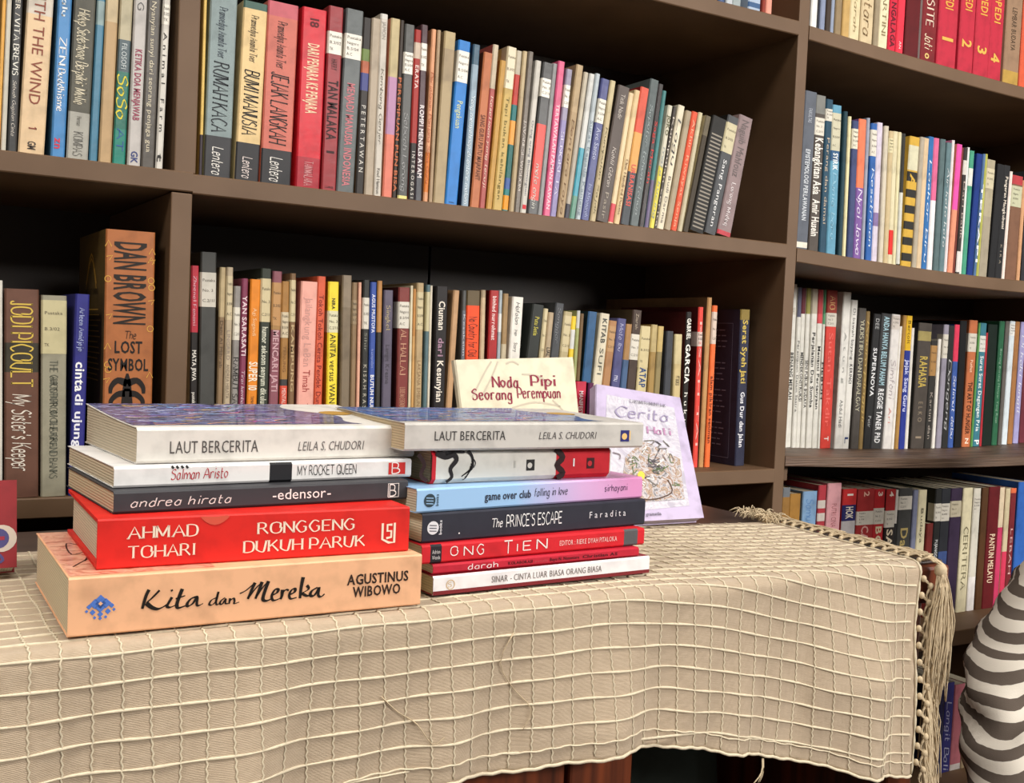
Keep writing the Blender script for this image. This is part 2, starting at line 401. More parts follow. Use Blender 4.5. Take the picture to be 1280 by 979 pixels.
def fn_lost(mb, T, H, D):                   # copper hardcover: upright title block, cap-and-bells emblem, gilt signs, printed back board
    ink, gilt = INK('1c1410'), INK('d2a046')
    z = lambda y: H * (1 - (y - 286) / 331.0)
    mb.text('The', (T * .40, -E_, z(421)), (1, 0, 0), (0, 0, 1), T * .26, .75, ink, 'ci')
    mb.text('LOST', (T * .2, -E_, z(439)), (1, 0, 0), (0, 0, 1), T * .58, 1.15, ink, 'b')
    mb.text('SYMBOL', (T * .08, -E_, z(461)), (1, 0, 0), (0, 0, 1), T * .84, 1.15, ink, 'b')
    O = (T * .48, -E_, z(505)); ex, ez = (1, 0, 0), (0, 0, 1)
    for sx in (-1, 1):
        mb.line(smooth([(0, 2.2), (sx * .9, 2.5), (sx * 1.5, 1.9), (sx * 1.6, 1.2)]), O, ex, ez, lambda t, u: .75 - .45 * u, ink)
        mb.line(smooth([(sx * .2, 1.2), (sx * .9, 1.1), (sx * 1.5, .5), (sx * 1.5, -.2)]), O, ex, ez, lambda t, u: .7 - .4 * u, ink)
    mb.line([(0, 3.2), (0, 2.4), (0, -.4)], O, ex, ez, lambda t, u: .2 + 1.0 * u, ink)
    mb.line([(-.3, 1.55), (.3, 1.55)], O, ex, ez, .28, INK('b97a46'))
    r = random.Random(3)
    for k in range(16):
        cx, cz = r.choice((.07, .93)) * T + r.uniform(-.12, .12), H * r.uniform(.42, .97)
        if k % 3 == 0: p = [(cx + .3 * math.cos(a), cz + .3 * math.sin(a)) for a in np.linspace(0, 6.28, 10)]
        elif k % 3 == 1: p = [(cx - .3, cz - .3), (cx, cz + .3), (cx + .3, cz - .3)]
        else: p = [(cx - .3, cz), (cx + .3, cz + .15), (cx, cz - .35)]
        mb.line(p, (0, -E_ * .8, 0), ex, ez, .07, gilt)
    for k in range(2): mb.line(smooth([(D * .3, H * .8), (D * .5, H * .92), (D * .7, H * .8)]), (-E_, D, -k * .5), (0, -1, 0), (0, 0, 1), .18, gilt)
    mb.text('THE LOST SYMBOL', (-E_, D * .72, H * .76), (0, -1, 0), (0, 0, 1), D * .5, .55, INK('241a12'), 's')
    for k in range(14): mb.line([(D * .25, 0), (D * (.78 + .04 * (k % 3)), 0)], (-E_, D, H * .7 - k * .55), (0, -1, 0), (0, 0, 1), .1, gilt)
def fn_blurb(mb, T, H, D):                  # lines of small print inside a frame on the back board
    g = INK('6e7287')
    for a, b in (((1, 1), (D - 1.5, 1)), ((D - 1.5, 1), (D - 1.5, H - 2)), ((D - 1.5, H - 2), (1, H - 2)), ((1, H - 2), (1, 1))):
        mb.line([a, b], (-E_, D, 0), (0, -1, 0), (0, 0, 1), .06, g)
    r = random.Random(5)
    for k in range(22):
        if k in (4, 5, 10, 16): continue
        z = H - 3 - k * (H - 5) / 22; x = 2
        while x < D - 3.2:
            w = r.uniform(.4, 1.3); mb.line([(x, z), (min(x + w, D - 2.5), z)], (-E_, D, 0), (0, -1, 0), (0, 0, 1), .16, g); x += w + .25
FN = {'lost': fn_lost, 'blurb': fn_blurb}
rng = random.Random(7)
ALL_LABELS = set()
def row(shelf_name, group, Y, zf, text, yref=None, upright=False, D=14.0, ymaxH=None, right_end='right post'):
    recs = []
    for ln in text.strip().split('\n'):
        parts = ln.split(';'); h = parts[0].split()
        recs.append((*map(float, h[:4]), h[4], [p.strip() for p in parts[1:]]))
    lands = [(i, next(p[2:] for p in r[5] if p.startswith('K:'))) for i, r in enumerate(recs) if any(p.startswith('K:') for p in r[5])]
    lastx = -1e9; plean = 0; pH = 0
    for i, (xb, xe, xt, yt, col, ops) in enumerate(recs):
        o = {}; bands_px = []; labels_px = []; texts_px = []; yr = yref; yy = Y; dd = D + rng.uniform(-1, 1.5); kw = {}; Hmin = None
        for p in ops:
            k, _, v = p.partition(':')
            if k == 'b': a = v.split(','); bands_px.append((float(a[0]), float(a[1]), a[2]))
            elif k == 'l': a = v.split(','); labels_px.append((float(a[0]), float(a[1]), a[2] if len(a) > 2 else 'd6d0c2'))
            elif k == 't': a = v.split(',', 5); texts_px.append((float(a[0]), float(a[1]), a[2], float(a[3]), a[4], a[5]))
            elif k == 'H': Hmin = float(v)
            elif k == '@': yr = float(v)
            elif k == 'y': yy = Y + float(v)
            elif k == 'g': kw['glossy'] = True
            elif k == 'c': kw['covers'] = v
            elif k == 'hard': kw['hard'] = True
            elif k == 'fn': kw['spine'] = FN[v]
            elif k == 'd': dd = float(v)
        z0 = zf(x_at(xb, yy, zf(-40 if xb < 985 else 30)))
        if yr is None: X0 = x_at(xb, yy, z0); X1 = x_at(xe, yy, z0); zr = z0
        else:
            a = onplane(xb, yr, 1, yy); b = onplane(xe, yr, 1, yy); X0, X1, zr = a[0], b[0], a[2]
        pt = onplane(xt, yt, 1, yy)
        lean = math.atan2(pt[0] - X0, pt[2] - zr); lean = 0.0 if upright else max(-.02, min(.2, lean))
        base = X0 - (zr - z0) * math.tan(lean); wd = X1 - X0
        T = max(.32, wd * math.cos(lean) - .05)
        H = (pt[2] - z0) / math.cos(lean)
        if Hmin: H = max(H, Hmin)
        if base < lastx + .03: base = lastx + .03
        zt = min(H, pH)
        if zt > 1 and lastx > -1e8: lean = max(lean, min(.24, math.atan((lastx + .03 + zt * math.tan(plean) - base) / zt)))
        lastx = base + T / math.cos(lean); plean, pH = lean, H
        yb_px = 640; dvec = np.array([base, yy, z0]) - CP; yb_px = 489.5 - FPX * (dvec @ CU) / (dvec @ CF)
        kz = (pt[2] - z0) / math.cos(lean) / (yb_px - yt)
        zz = lambda y: max(0.0, min(H, (yb_px - y) * kz))
        bands = [(zz(a), zz(b), c) for a, b, c in bands_px]; labels = [(zz(b), zz(a), c, CALL[(i + j) % 3]) for j, (a, b, c) in enumerate(labels_px)]
        texts = [(min(H - .2, (yb_px - a) * kz), max(.2, (yb_px - b) * kz), c, sz, st, s) for a, b, c, sz, st, s in texts_px]
        zb = max(zf(base), zf(base + T), z0) + .02
        M = Matrix.Translation((base, yy + rng.uniform(0, .25), zb + T * math.sin(max(0, lean)))) @ Matrix.Rotation(lean, 4, 'Y')
        own = next((l for j, l in lands if j == i), None)
        size = 'thick ' if T > 2.1 else 'thin ' if T < 1.0 else ''
        look = size + cname(col)
        feat = ''
        if labels_px: feat = ' with call label'
        elif texts_px: feat = ' with ' + cname(texts_px[0][2]) + ' lettering'
        elif bands_px: feat = ' with ' + cname(bands_px[0][2]) + ' band'
        if own: lab = own + ', ' + shelf_name
        else:
            j, l = min(lands, key=lambda q: abs(q[0] - i)); n = abs(i - j)
            for w in (' with ', ' reading ', ' beside ', ' above its', ' under ', ' standing ', ' showing ', ' ending ', ' between ', ' half ', ' near ', ' cut ', ' sliced ', ' next ', ' at ', ' last ', ' first '): l = l.split(w)[0]
            lab = f"{look} book{feat}, {ORD[n]} {'after' if i > j else 'before'} {l}, {shelf_name}"
            if len(lab.split()) > 16: lab = lab.replace(feat, '', 1)
        if lab in ALL_LABELS: print('DUPLICATE LABEL', lab)
        ALL_LABELS.add(lab)
        if len(lab.split()) > 16 or len(lab.split()) < 4: print('LONG LABEL', len(lab.split()), lab)
        book(M, T, H, dd, col, bands, labels, texts, label=lab, group=group, **kw)

# columns: foot left, foot right, head left (photo columns), head row, colour ; b bands, l call labels, t lettering (rows)
row('left-bay upper shelf', 'books on the upper shelf of the left bay', .5, L2f, '''
-5 0.5 3 0 dca550;H:21;K:orange yellow book cut by the picture edge
1 8 8 0 c8c3b4;H:21
9.3 21.5 17 0 414141;H:21;g:;t:-95,19,e8e0d0,.5,n,JOSTEIN GAARDER /;t:22,95,f0ece0,.62,s,VITA BREVIS;t:100,170,d8d0c4,.35,ci,Sebuah Gugatan Cinta
22.6 56 34.5 0 dcbe96;H:22;g:;b:-60,16,cfc4b4;t:-90,130,8a4a3a,.42,n,GONE WITH THE WIND;t:157,162,8a4a3a,.3,s,1;t:175,186,4a4038,.3,b,GM;K:thick cream novel with red-brown capitals
63.7 81.5 73 0 4b87be;H:21;g:;t:-80,22,e8eef4,.4,s,Jigme Jayalu;t:46,82,f4f4f0,.5,s,ZEN;t:85,140,f4f4f0,.5,s,Buddhisme;t:172,186,c83c50,.55,b,zn;K:sky blue book with white serif lettering
83 110.5 93 0 5a584e;H:21;b:139,230,a8a69c;t:10,130,ddd3b8,.55,si,Hidup Sederhana Berpikir Mulia;t:144,156,5a5850,.22,n,Herman;t:164,200,6c6a64,.42,s,KOMPAS
111.5 122.5 122 0 4b7d96;H:21;g:;b:0,30,8aa0a0
123.5 139.5 133 0 b99b73;H:21;b:-60,26,c8b490
141 157.5 151 0 b4aa8c;H:21;g:;b:48,88,4b5a5f;b:88,160,2d6e5f;b:160,215,288070;t:52,85,c8d0d0,.4,n,FILOSOFI;t:92,150,d8c83c,.8,c,SoSo;t:160,190,3c5aa0,.5,r,AT
159.5 176 168.6 0 beb9b4;H:21;t:2,14,4a4a4a,.45,r,G;t:60,150,96465a,.5,b,KETIKA DOA MENJAWAB;t:188,207,3c4678,.5,b,GK
176.5 193 184.5 0 5a554f;H:21;g:;t:0,190,d2c8af,.36,n,Nyanyian sunyi dari seorang penjaga gua
194.5 204 204.5 0 d2cdc3;H:21;l:5,30;t:40,105,2a2624,.5,n,A n i m a l;t:122,165,2a2624,.5,n,F a r m;t:192,203,2a2624,.7,b,t;K:narrow white spine with spaced black letters beside the post
''', D=15)

row('upper middle shelf', 'books on the upper shelf of the middle bay', .6, S2f, '''
248.6 252.5 255 0 dcb964;H:21;b:168,240,3a3036
255 289 264 0 879696;H:21.5;b:168,230,3b3b3d;t:6,70,46505a,.3,si,Pramoedya Ananta Toer;t:75,164,23282d,.55,si,RUMAH KACA;t:182,222,e6e2da,.4,ci,Lentera;K:wide grey-blue volume with black foot
293.7 324 305.7 0 e1c38c;b:0,9,46645a;b:177,235,323133;t:17,76,504637,.3,si,Pramoedya Ananta Toer;t:86,168,282420,.6,si,BUMI MANUSIA;t:195,228,e6d8d2,.4,ci,Lentera;K:wide cream volume with black foot
325.6 364 336 0 c86e5f;b:0,18,c3616a;b:185,240,323133;t:24,83,5a3c37,.3,si,Pramoedya Ananta Toer;t:88,178,28201e,.55,si,JEJAK LANGKAH;t:195,233,e6e2da,.4,ci,Lentera;K:wide salmon volume with black foot
369.5 400 379 8 cd2332;g:;b:195,250,a51e2d;t:18,32,5a1018,.35,b,18;t:52,140,ebcdaa,.45,b,DARI PENJARA KE PENJARA;t:200,236,d7a0a0,.35,s,TAN MALAKA;K:bright red book with yellowish lettering
402 420.5 412 6.6 963237;g:;l:38,66;t:72,86,3c1414,.4,n,HARRY;t:99,174,321214,.65,b,TAN MALAKA;t:184,192,321214,.5,b,1;t:232,243,32191c,.6,n,PK
421 443 434 10 5f6464;g:;l:41,72;t:102,232,c3737a,.42,b,MENJADI MANUSIA INDONESIA
445 455.5 455 21 322d2a;c:7a5c3c;b:60,75,6e8246;b:75,90,b46446;b:90,112,464b82;t:130,215,d7d2c8,.5,n,P E T E R T A W A N
456 467 466 22 afa08c;c:c8b496
468 477.5 476 16 cbc4b8;b:16,22,d8d4cc;t:26,48,969088,.5,n,JAMON;t:85,180,6e685c,.4,c,Kembang Genjer;t:210,252,5a544c,.4,s,Knut Hamsun
479 491 490 22 b987a0;b:22,95,bfae84;b:95,167,b487a8;b:167,260,d97c68;c:cd8264
491.3 497 500 24 362a22;c:8c6446;t:95,240,b9643c,.7,b,PEREMPUAN PUN BISA
497.5 510 505 29 50504e;g:;l:64,91;b:244,262,dcd282;t:140,240,a0a0a0,.4,c,Sebuah Lorong
510.5 519 517 36 a02d28;b:52,72,cdb9a5;b:178,262,2d2826;t:80,110,e6c8c0,.5,b,ERATA;t:188,250,dcd6cc,.45,n,I N T E R O G A S I
519.5 528.5 528 30 4b3238;g:;l:53,87;b:215,262,4a4a50;t:130,222,e6dcdc,.6,b,ROMPI MENULIS AYAM
530 536 541 36 d79b73;c:c88c64;b:190,240,d27832;t:90,230,b45a32,.6,c,Perjalanan Panjang Sang Guru
537 542 548 37 a58c6e;c:8c7050
542.5 557 557 38.5 aa9673;b:38,60,b4a078;b:60,100,a08c6e;K:kraft paper covered book with stained spine
556.5 572 574 50 327dc8;l:63,102;t:125,160,d7dca0,.45,n,Pengakuan;t:252,262,1e3c64,.4,b,NB;K:bright blue book with white head label
578 587 593 55 8ca0af;c:2d3c50;g:;b:55,80,3c5a6e;t:118,255,dce6eb,.5,c,Yang menyelinap di antara malam
588.5 600 606 65 b96e46;c:6e3c28;t:143,225,64321e,.5,b,SANG GURU PIATU MAJAPAHIT
600.5 608 618 55 aa5550;b:55,110,c3b49b;t:120,235,f0d2be,.4,c,Kesetiaan yang teruji
609 616.5 627 75 be9146;c:aa7832
617 629 636 58 c3a55f;l:58,110,c8ba98;t:120,250,6e6432,.3,n,Tapi bukan kehilangan
629.5 637 645 62 287878;b:62,92,b9af9b;b:92,130,b93c32;b:130,150,286e6e;b:150,180,e19b46;b:180,222,28645f;b:222,236,3c5a96;b:244,262,e69623;K:patterned teal orange and red spine
637.5 643.5 652 63 af9b78;b:63,120,bda984
644 651 662 64 6e645a;g:;t:150,240,c8beb4,.55,s,JAVANESE WISDOM
651.5 659 671 75.5 c8c3b9;t:150,245,6e6e78,.4,n,Orang orang Bloomington;t:254,264,c82d37,.6,b,I
660 672.5 680 78 505050;g:;l:98,121;b:155,250,d7463c;t:205,262,d2d2c8,.4,c,mata angin
673 679.5 689 78 828282;g:
680 688.5 698 76 d75a82;g:;t:130,262,f0c8d2,.45,b,TERTAWALAH PAMAN KAWAN;K:pink spine with pale lettering
689 697 710 86 918aa0;g:;l:106,134;b:150,275,877daa;t:165,245,d2cde1,.5,s,SENGKETA
697.5 706.5 722 81 aa916e;b:81,140,b49c78;t:150,275,826446,.4,c,Bentara raya
707 713 732 90 afa596;b:90,150,beb4a0;b:255,280,41414b
713.5 720.5 739 92 c8c8c3;b:185,245,3c96aa;b:245,280,5a8c78;g:
721 727 746 92 afb9be;g:;t:150,270,7d8c96,.6,n,Surat kepada Kanjeng
727.5 738 754 98.5 4b5082;l:124,154,cdc8b9;g:;t:160,200,b4b9d2,.5,n,Ave Santo;t:230,272,aab4d7,.4,c,Ina Minasaroh;K:indigo spine with call label
738.5 745.5 764 101 bead87;b:101,140,c8b991;t:160,270,6e6446,.4,c,Kumpulan Sajak
746 761 774 108 5a504b;c:332c28;t:118,150,beb4aa,.35,n,Titik Nadir;t:185,235,d2c8be,.3,ci,Kahlil Gibran;t:240,275,a09688,.3,n,Pasir
761.5 768 787 116 e1c8a0;b:255,278,d2505a
768.5 775.5 792 112 d7be91;t:200,270,785a3c,.45,s,One Hundred Poems
776.5 787.5 795 107 d25a46;c:8c2828;b:165,215,d7a05a;b:215,290,464b50;t:205,258,d25a50,.5,b,URBANISASI
788.5 799.5 808 97 555f5f;g:;t:130,270,a0aaaa,.3,c,Seputar tahun-tahun;K:tall slate grey spine standing above its neighbours
800 806.5 819 103 3c3737;g:;t:150,230,c83c37,.5,n,Saga Merah
807 812 829 113 467d7d;b:225,290,6e6482
812.5 818.5 836 132 cdc8b4;b:208,290,e1d25a;t:145,170,5a5a3c,.6,b,JOKO;t:185,275,96a0a0,.5,c,mata kucing
819 822.5 844 133 46403c;t:145,285,c8beaf,.7,n,Kumpulan cerita
823 831.5 850 132 dcd2b9;t:150,210,505050,.5,c,Lagu;t:220,280,78736e,.4,n,Budi Darma
832 839.5 859 139 a5967d
840 847.5 867 140 d75537;t:150,285,f0aa87,.4,n,Akhir Riwayat Senja;K:orange-red spine
848 853.5 874 141 beb496;b:141,170,c8be9b
854 861.5 883 145.5 3c3223;c:b9aa82;b:145,170,645a46
862 880.5 892 148 1e1c19;t:168,288,8c8478,.75,n,IIIIIIIIIIIIIIIIIIIIIIIII
881 895.5 909 145.5 46484b;c:1e1c1a;g:;l:155,192,c3b996;t:200,285,dcdcdc,.3,n,Sang Pangeran
897 914.5 921 144.5 8c7878;g:;t:150,222,645a5a,.5,n,Naguib Mahfouz;t:230,285,d7cdcd,.3,s,Lorong Midaq;b:290,300,b93c46;K:mauve spine ending the row
''', D=14.5)

row('top middle shelf', 'books on the top shelf of the middle bay', .5, S1f, '''
880 888 883 0 a0a5aa;H:20;K:pale grey book cut by the frame top
889 897.5 892 0 8c6e50;H:20
898.5 907 901 0 3c5078;H:20;t:-60,12,dcdcdc,.5,n,Rumah
908 916.5 911 0 b4b9be;H:20
917 928 920 0 96a0a0;H:20
936 951.5 939 0 a5b4c8;H:20;b:2,8,3c5a82
953 957.5 956 0 8c3728;H:20
958 965.5 961 0 e19682;H:20;K:salmon pink book last before the post
''', upright=True, D=14)

row('right-bay top shelf', 'books on the top shelf of the right bay', .6, R1f, '''
1013.5 1021.5 1015 0 e1e1dc;H:21;K:white book next to the post
1022 1024.5 1024 0 232328;H:21
1025 1031.5 1027 0 828ca5;H:21
1032 1038.5 1034 0 3c3028;H:21
1039 1044 1041 0 8c96aa;H:21;c:e6e6e6
1044.5 1052.5 1046 0 8c785a;H:21
1053 1062 1054 0 be9b5f;H:21
1062.5 1075 1063.5 0 d7c8a0;H:21;t:-30,40,a08c64,.3,c,Sejarah
1076 1091.5 1077 0 cdb994;H:21;t:-60,45,8c7350,.6,c,nusantara
1092 1098.5 1093 0 96876e;H:21
1099 1110.5 1099.5 0 dcd2af;H:21;t:-20,45,8c7d5a,.4,s,KARTINI
1111 1120.5 1112 0 c8233c;H:21;t:-60,58,5a0f1e,.6,b,SENOPATI NGALAGA;K:crimson spine with dark lettering
1121 1130 1122 0 dc3246;H:21;t:50,60,f0d2d2,.3,n,AN
1131 1148.5 1131.5 0 5a0f14;H:21;K:broad dark maroon book
1150 1168.5 1151 0 781e23;H:21;c:d2c8c3;g:;t:-60,32,e1c8b4,.5,s,KOMPOSITE;t:40,60,e1cdaf,.5,ci,Jati;t:64,72,d2b46e,.4,b,o
1171 1194.5 1172 0 b92a3e;H:22;g:;t:-60,8,d7a046,.4,b,ENSIKLOPEDI;t:38,50,d7aa50,.55,b,1;K:red set volume numbered one
1198 1216.5 1199 0 b92a3e;H:22;g:;t:-60,10,d7a046,.45,b,ENSIKLOPEDI;t:46,57,d7aa50,.6,b,2;K:red set volume numbered two
1217 1235 1218 0 b92a3e;H:22;g:;t:-60,16,d7a046,.45,b,ENSIKLOPEDI;t:54,66,d7aa50,.6,b,3;K:red set volume numbered three
1235.5 1252 1236 0 b92a3e;H:22;g:;t:-60,26,d7a046,.45,b,ENSIKLOPEDI;t:64,76,d7aa50,.6,b,4;K:red set volume numbered four
1254 1273 1255 0 96785f;H:22;b:86,115,b49146;t:5,60,463728,.3,n,LEMBAR BUDAYA
1274 1292 1275 0 d25a3c;H:22;K:orange-red book at the picture edge
''', upright=True, D=15)

row('right-bay second shelf', 'books on the second shelf of the right bay', .8, R2f, '''
995 1010 1007.6 113 5a5f69;t:134,152,b4b9c3,.3,n,FAKULTAS;t:185,275,c8cdd2,.35,b,EPISTEMOLOGI PERLAWANAN;b:302,309,dcd7c8;K:slate spine with small white lettering beside the post
1012 1024.5 1018 117 504842;g:;l:145,167;b:117,140,787873;t:170,242,e6e1d7,.75,b,Kebangkitan Asia;t:248,295,e6e1d7,.7,b,Amir Husein
1025 1033.5 1032 123 23465a;g:;l:135,150;t:170,280,b9aa96,.4,n,Perang dan damai
1034.5 1046 1041 130 5f96af;g:;l:140,187,c3bea5;b:187,200,325a82;t:190,212,e6ebeb,.5,b,SYIRIK;t:215,300,8cb9cd,.4,c,Dunia baru
1049 1054 1053 138 1e3c46
1055 1059 1057 144 dcd2a5
1060 1067.5 1065 150 3c466e;g:;l:160,185,d7d2be
1068 1077.5 1075 148 785596;b:148,234,e17855;t:236,320,dcd2e6,.55,c,Nyai Jawa;K:spine orange above purple
1078 1082 1081 146 969bab;g:
1083 1090.5 1087 153 2d5fa5;g:;l:161,194;t:210,310,d2e1f0,.4,c,Kesatriaan;K:royal blue spine under a call label
1091 1098 1096 152 cdc3d2;g:;b:265,282,826e9b
1099 1104.5 1106 157 c8beaa
1105 1110.5 1110 163 c3af87;l:172,190,d7cda5
1111 1117 1115 163 d2c8a5;b:287,318,d22d28
1117.5 1121.5 1121 164 d7cda5
1122 1126.5 1127 166 2d2d2a;c:c8c8be;b:240,330,c8c8be
1127.5 1140 1139 170 c8a03c;b:181,212,cdc8aa;b:214,226,282622;b:236,246,282622;b:256,266,282622;b:276,286,282622;b:296,306,282622;b:316,326,282622;t:217,235,c8a03c,.5,b,A;K:spine with yellow and black hazard stripes
1140.5 1146 1151 171 aa9f8c
1146.5 1153 1156 172 cdb491;c:e1dcd2
1153.5 1160 1162 170 2d69a5;g:;t:200,330,dce6f0,.4,c,Laskar biru;K:clear blue spine beside pale ones
1160.5 1167 1170 172 e1dcdc;b:172,250,d2648c
1167.5 1174 1177 173.6 55696b;g:
1174.5 1181 1185 178 5f787d;g:;t:210,310,d2d7d7,.4,c,Air kata kata
1181.5 1185 1192 175 dcd2d2;c:c878a0
1185.5 1192 1198 180 d78c6e;b:180,262,e150a0;K:spine hot pink above salmon
1192.5 1195.5 1203 184 6e3228
1196 1200.5 1206 184 373230;b:200,218,d2cdc3;b:314,340,d7d2cd;t:225,300,afa096,.5,n,Dari balik
1201 1203.5 1212 184 e1e1dc
1204 1209.5 1215 188 469678;g:;b:210,232,dcdcd2
1210 1217 1223 192 143278;K:navy blue spine
1217.5 1220.5 1228 192 506e96;t:230,330,f0f0f0,.8,b,TERAPI
1221 1224 1231 192 aaaa50
1224.5 1235 1236 199 a59b82;l:210,235,c8bea0;b:270,350,9b917d
1236.5 1244.5 1249 205 1e1e20
1245 1253 1255 206 232325;t:220,286,d2c8b9,.4,b,Pangeran Mangkubumi;t:305,330,8c8273,.3,n,K I R A;K:black spine with small pale lettering
1253.5 1257 1263 214 e6d7cd
1258 1271 1268 219 785541;l:232,258,bebea0;b:219,230,af3c41
1272 1276 1278 225 c8966e
1277 1290 1281 213 2d2d32
''', D=14)

row('left-bay lower shelf', 'books on the lower shelf of the left bay', .6, L3f, '''
-14 4 -16 350 d7d2c8;K:white book sliced by the picture edge
6 49 5 360.6 69483a;y:-.3;b:428,465,3c372d;t:376,486,d2b450,.62,s,JODI PICOULT;t:493,590,e1d7c8,.55,ci,My Sister's Keeper;K:brown novel with yellow capitals
51 83 52 369 96917d;g:;l:375,442,c3b991;t:450,600,5a5c50,.3,s,THE GHOST FROM THE GRAND BANKS;t:470,560,5a5c50,.25,s,ARTHUR C CLARKE;K:greyish paperback under a typed label
90 108 95 367.5 32327d;@:512;t:385,440,aab4dc,.35,s,Arleen Amidjaja;t:452,490,f0f0f5,.65,b,cinta;t:492,560,e6e6f0,.55,b,di ujung;K:deep blue spine with white lettering
129 191 133 286 a8663a;@:512;hard:;fn:lost;d:15;c:64502d;g:;t:300,405,231a14,.62,b,DAN BROWN;K:large copper hardcover showing a joker emblem
''', D=14)

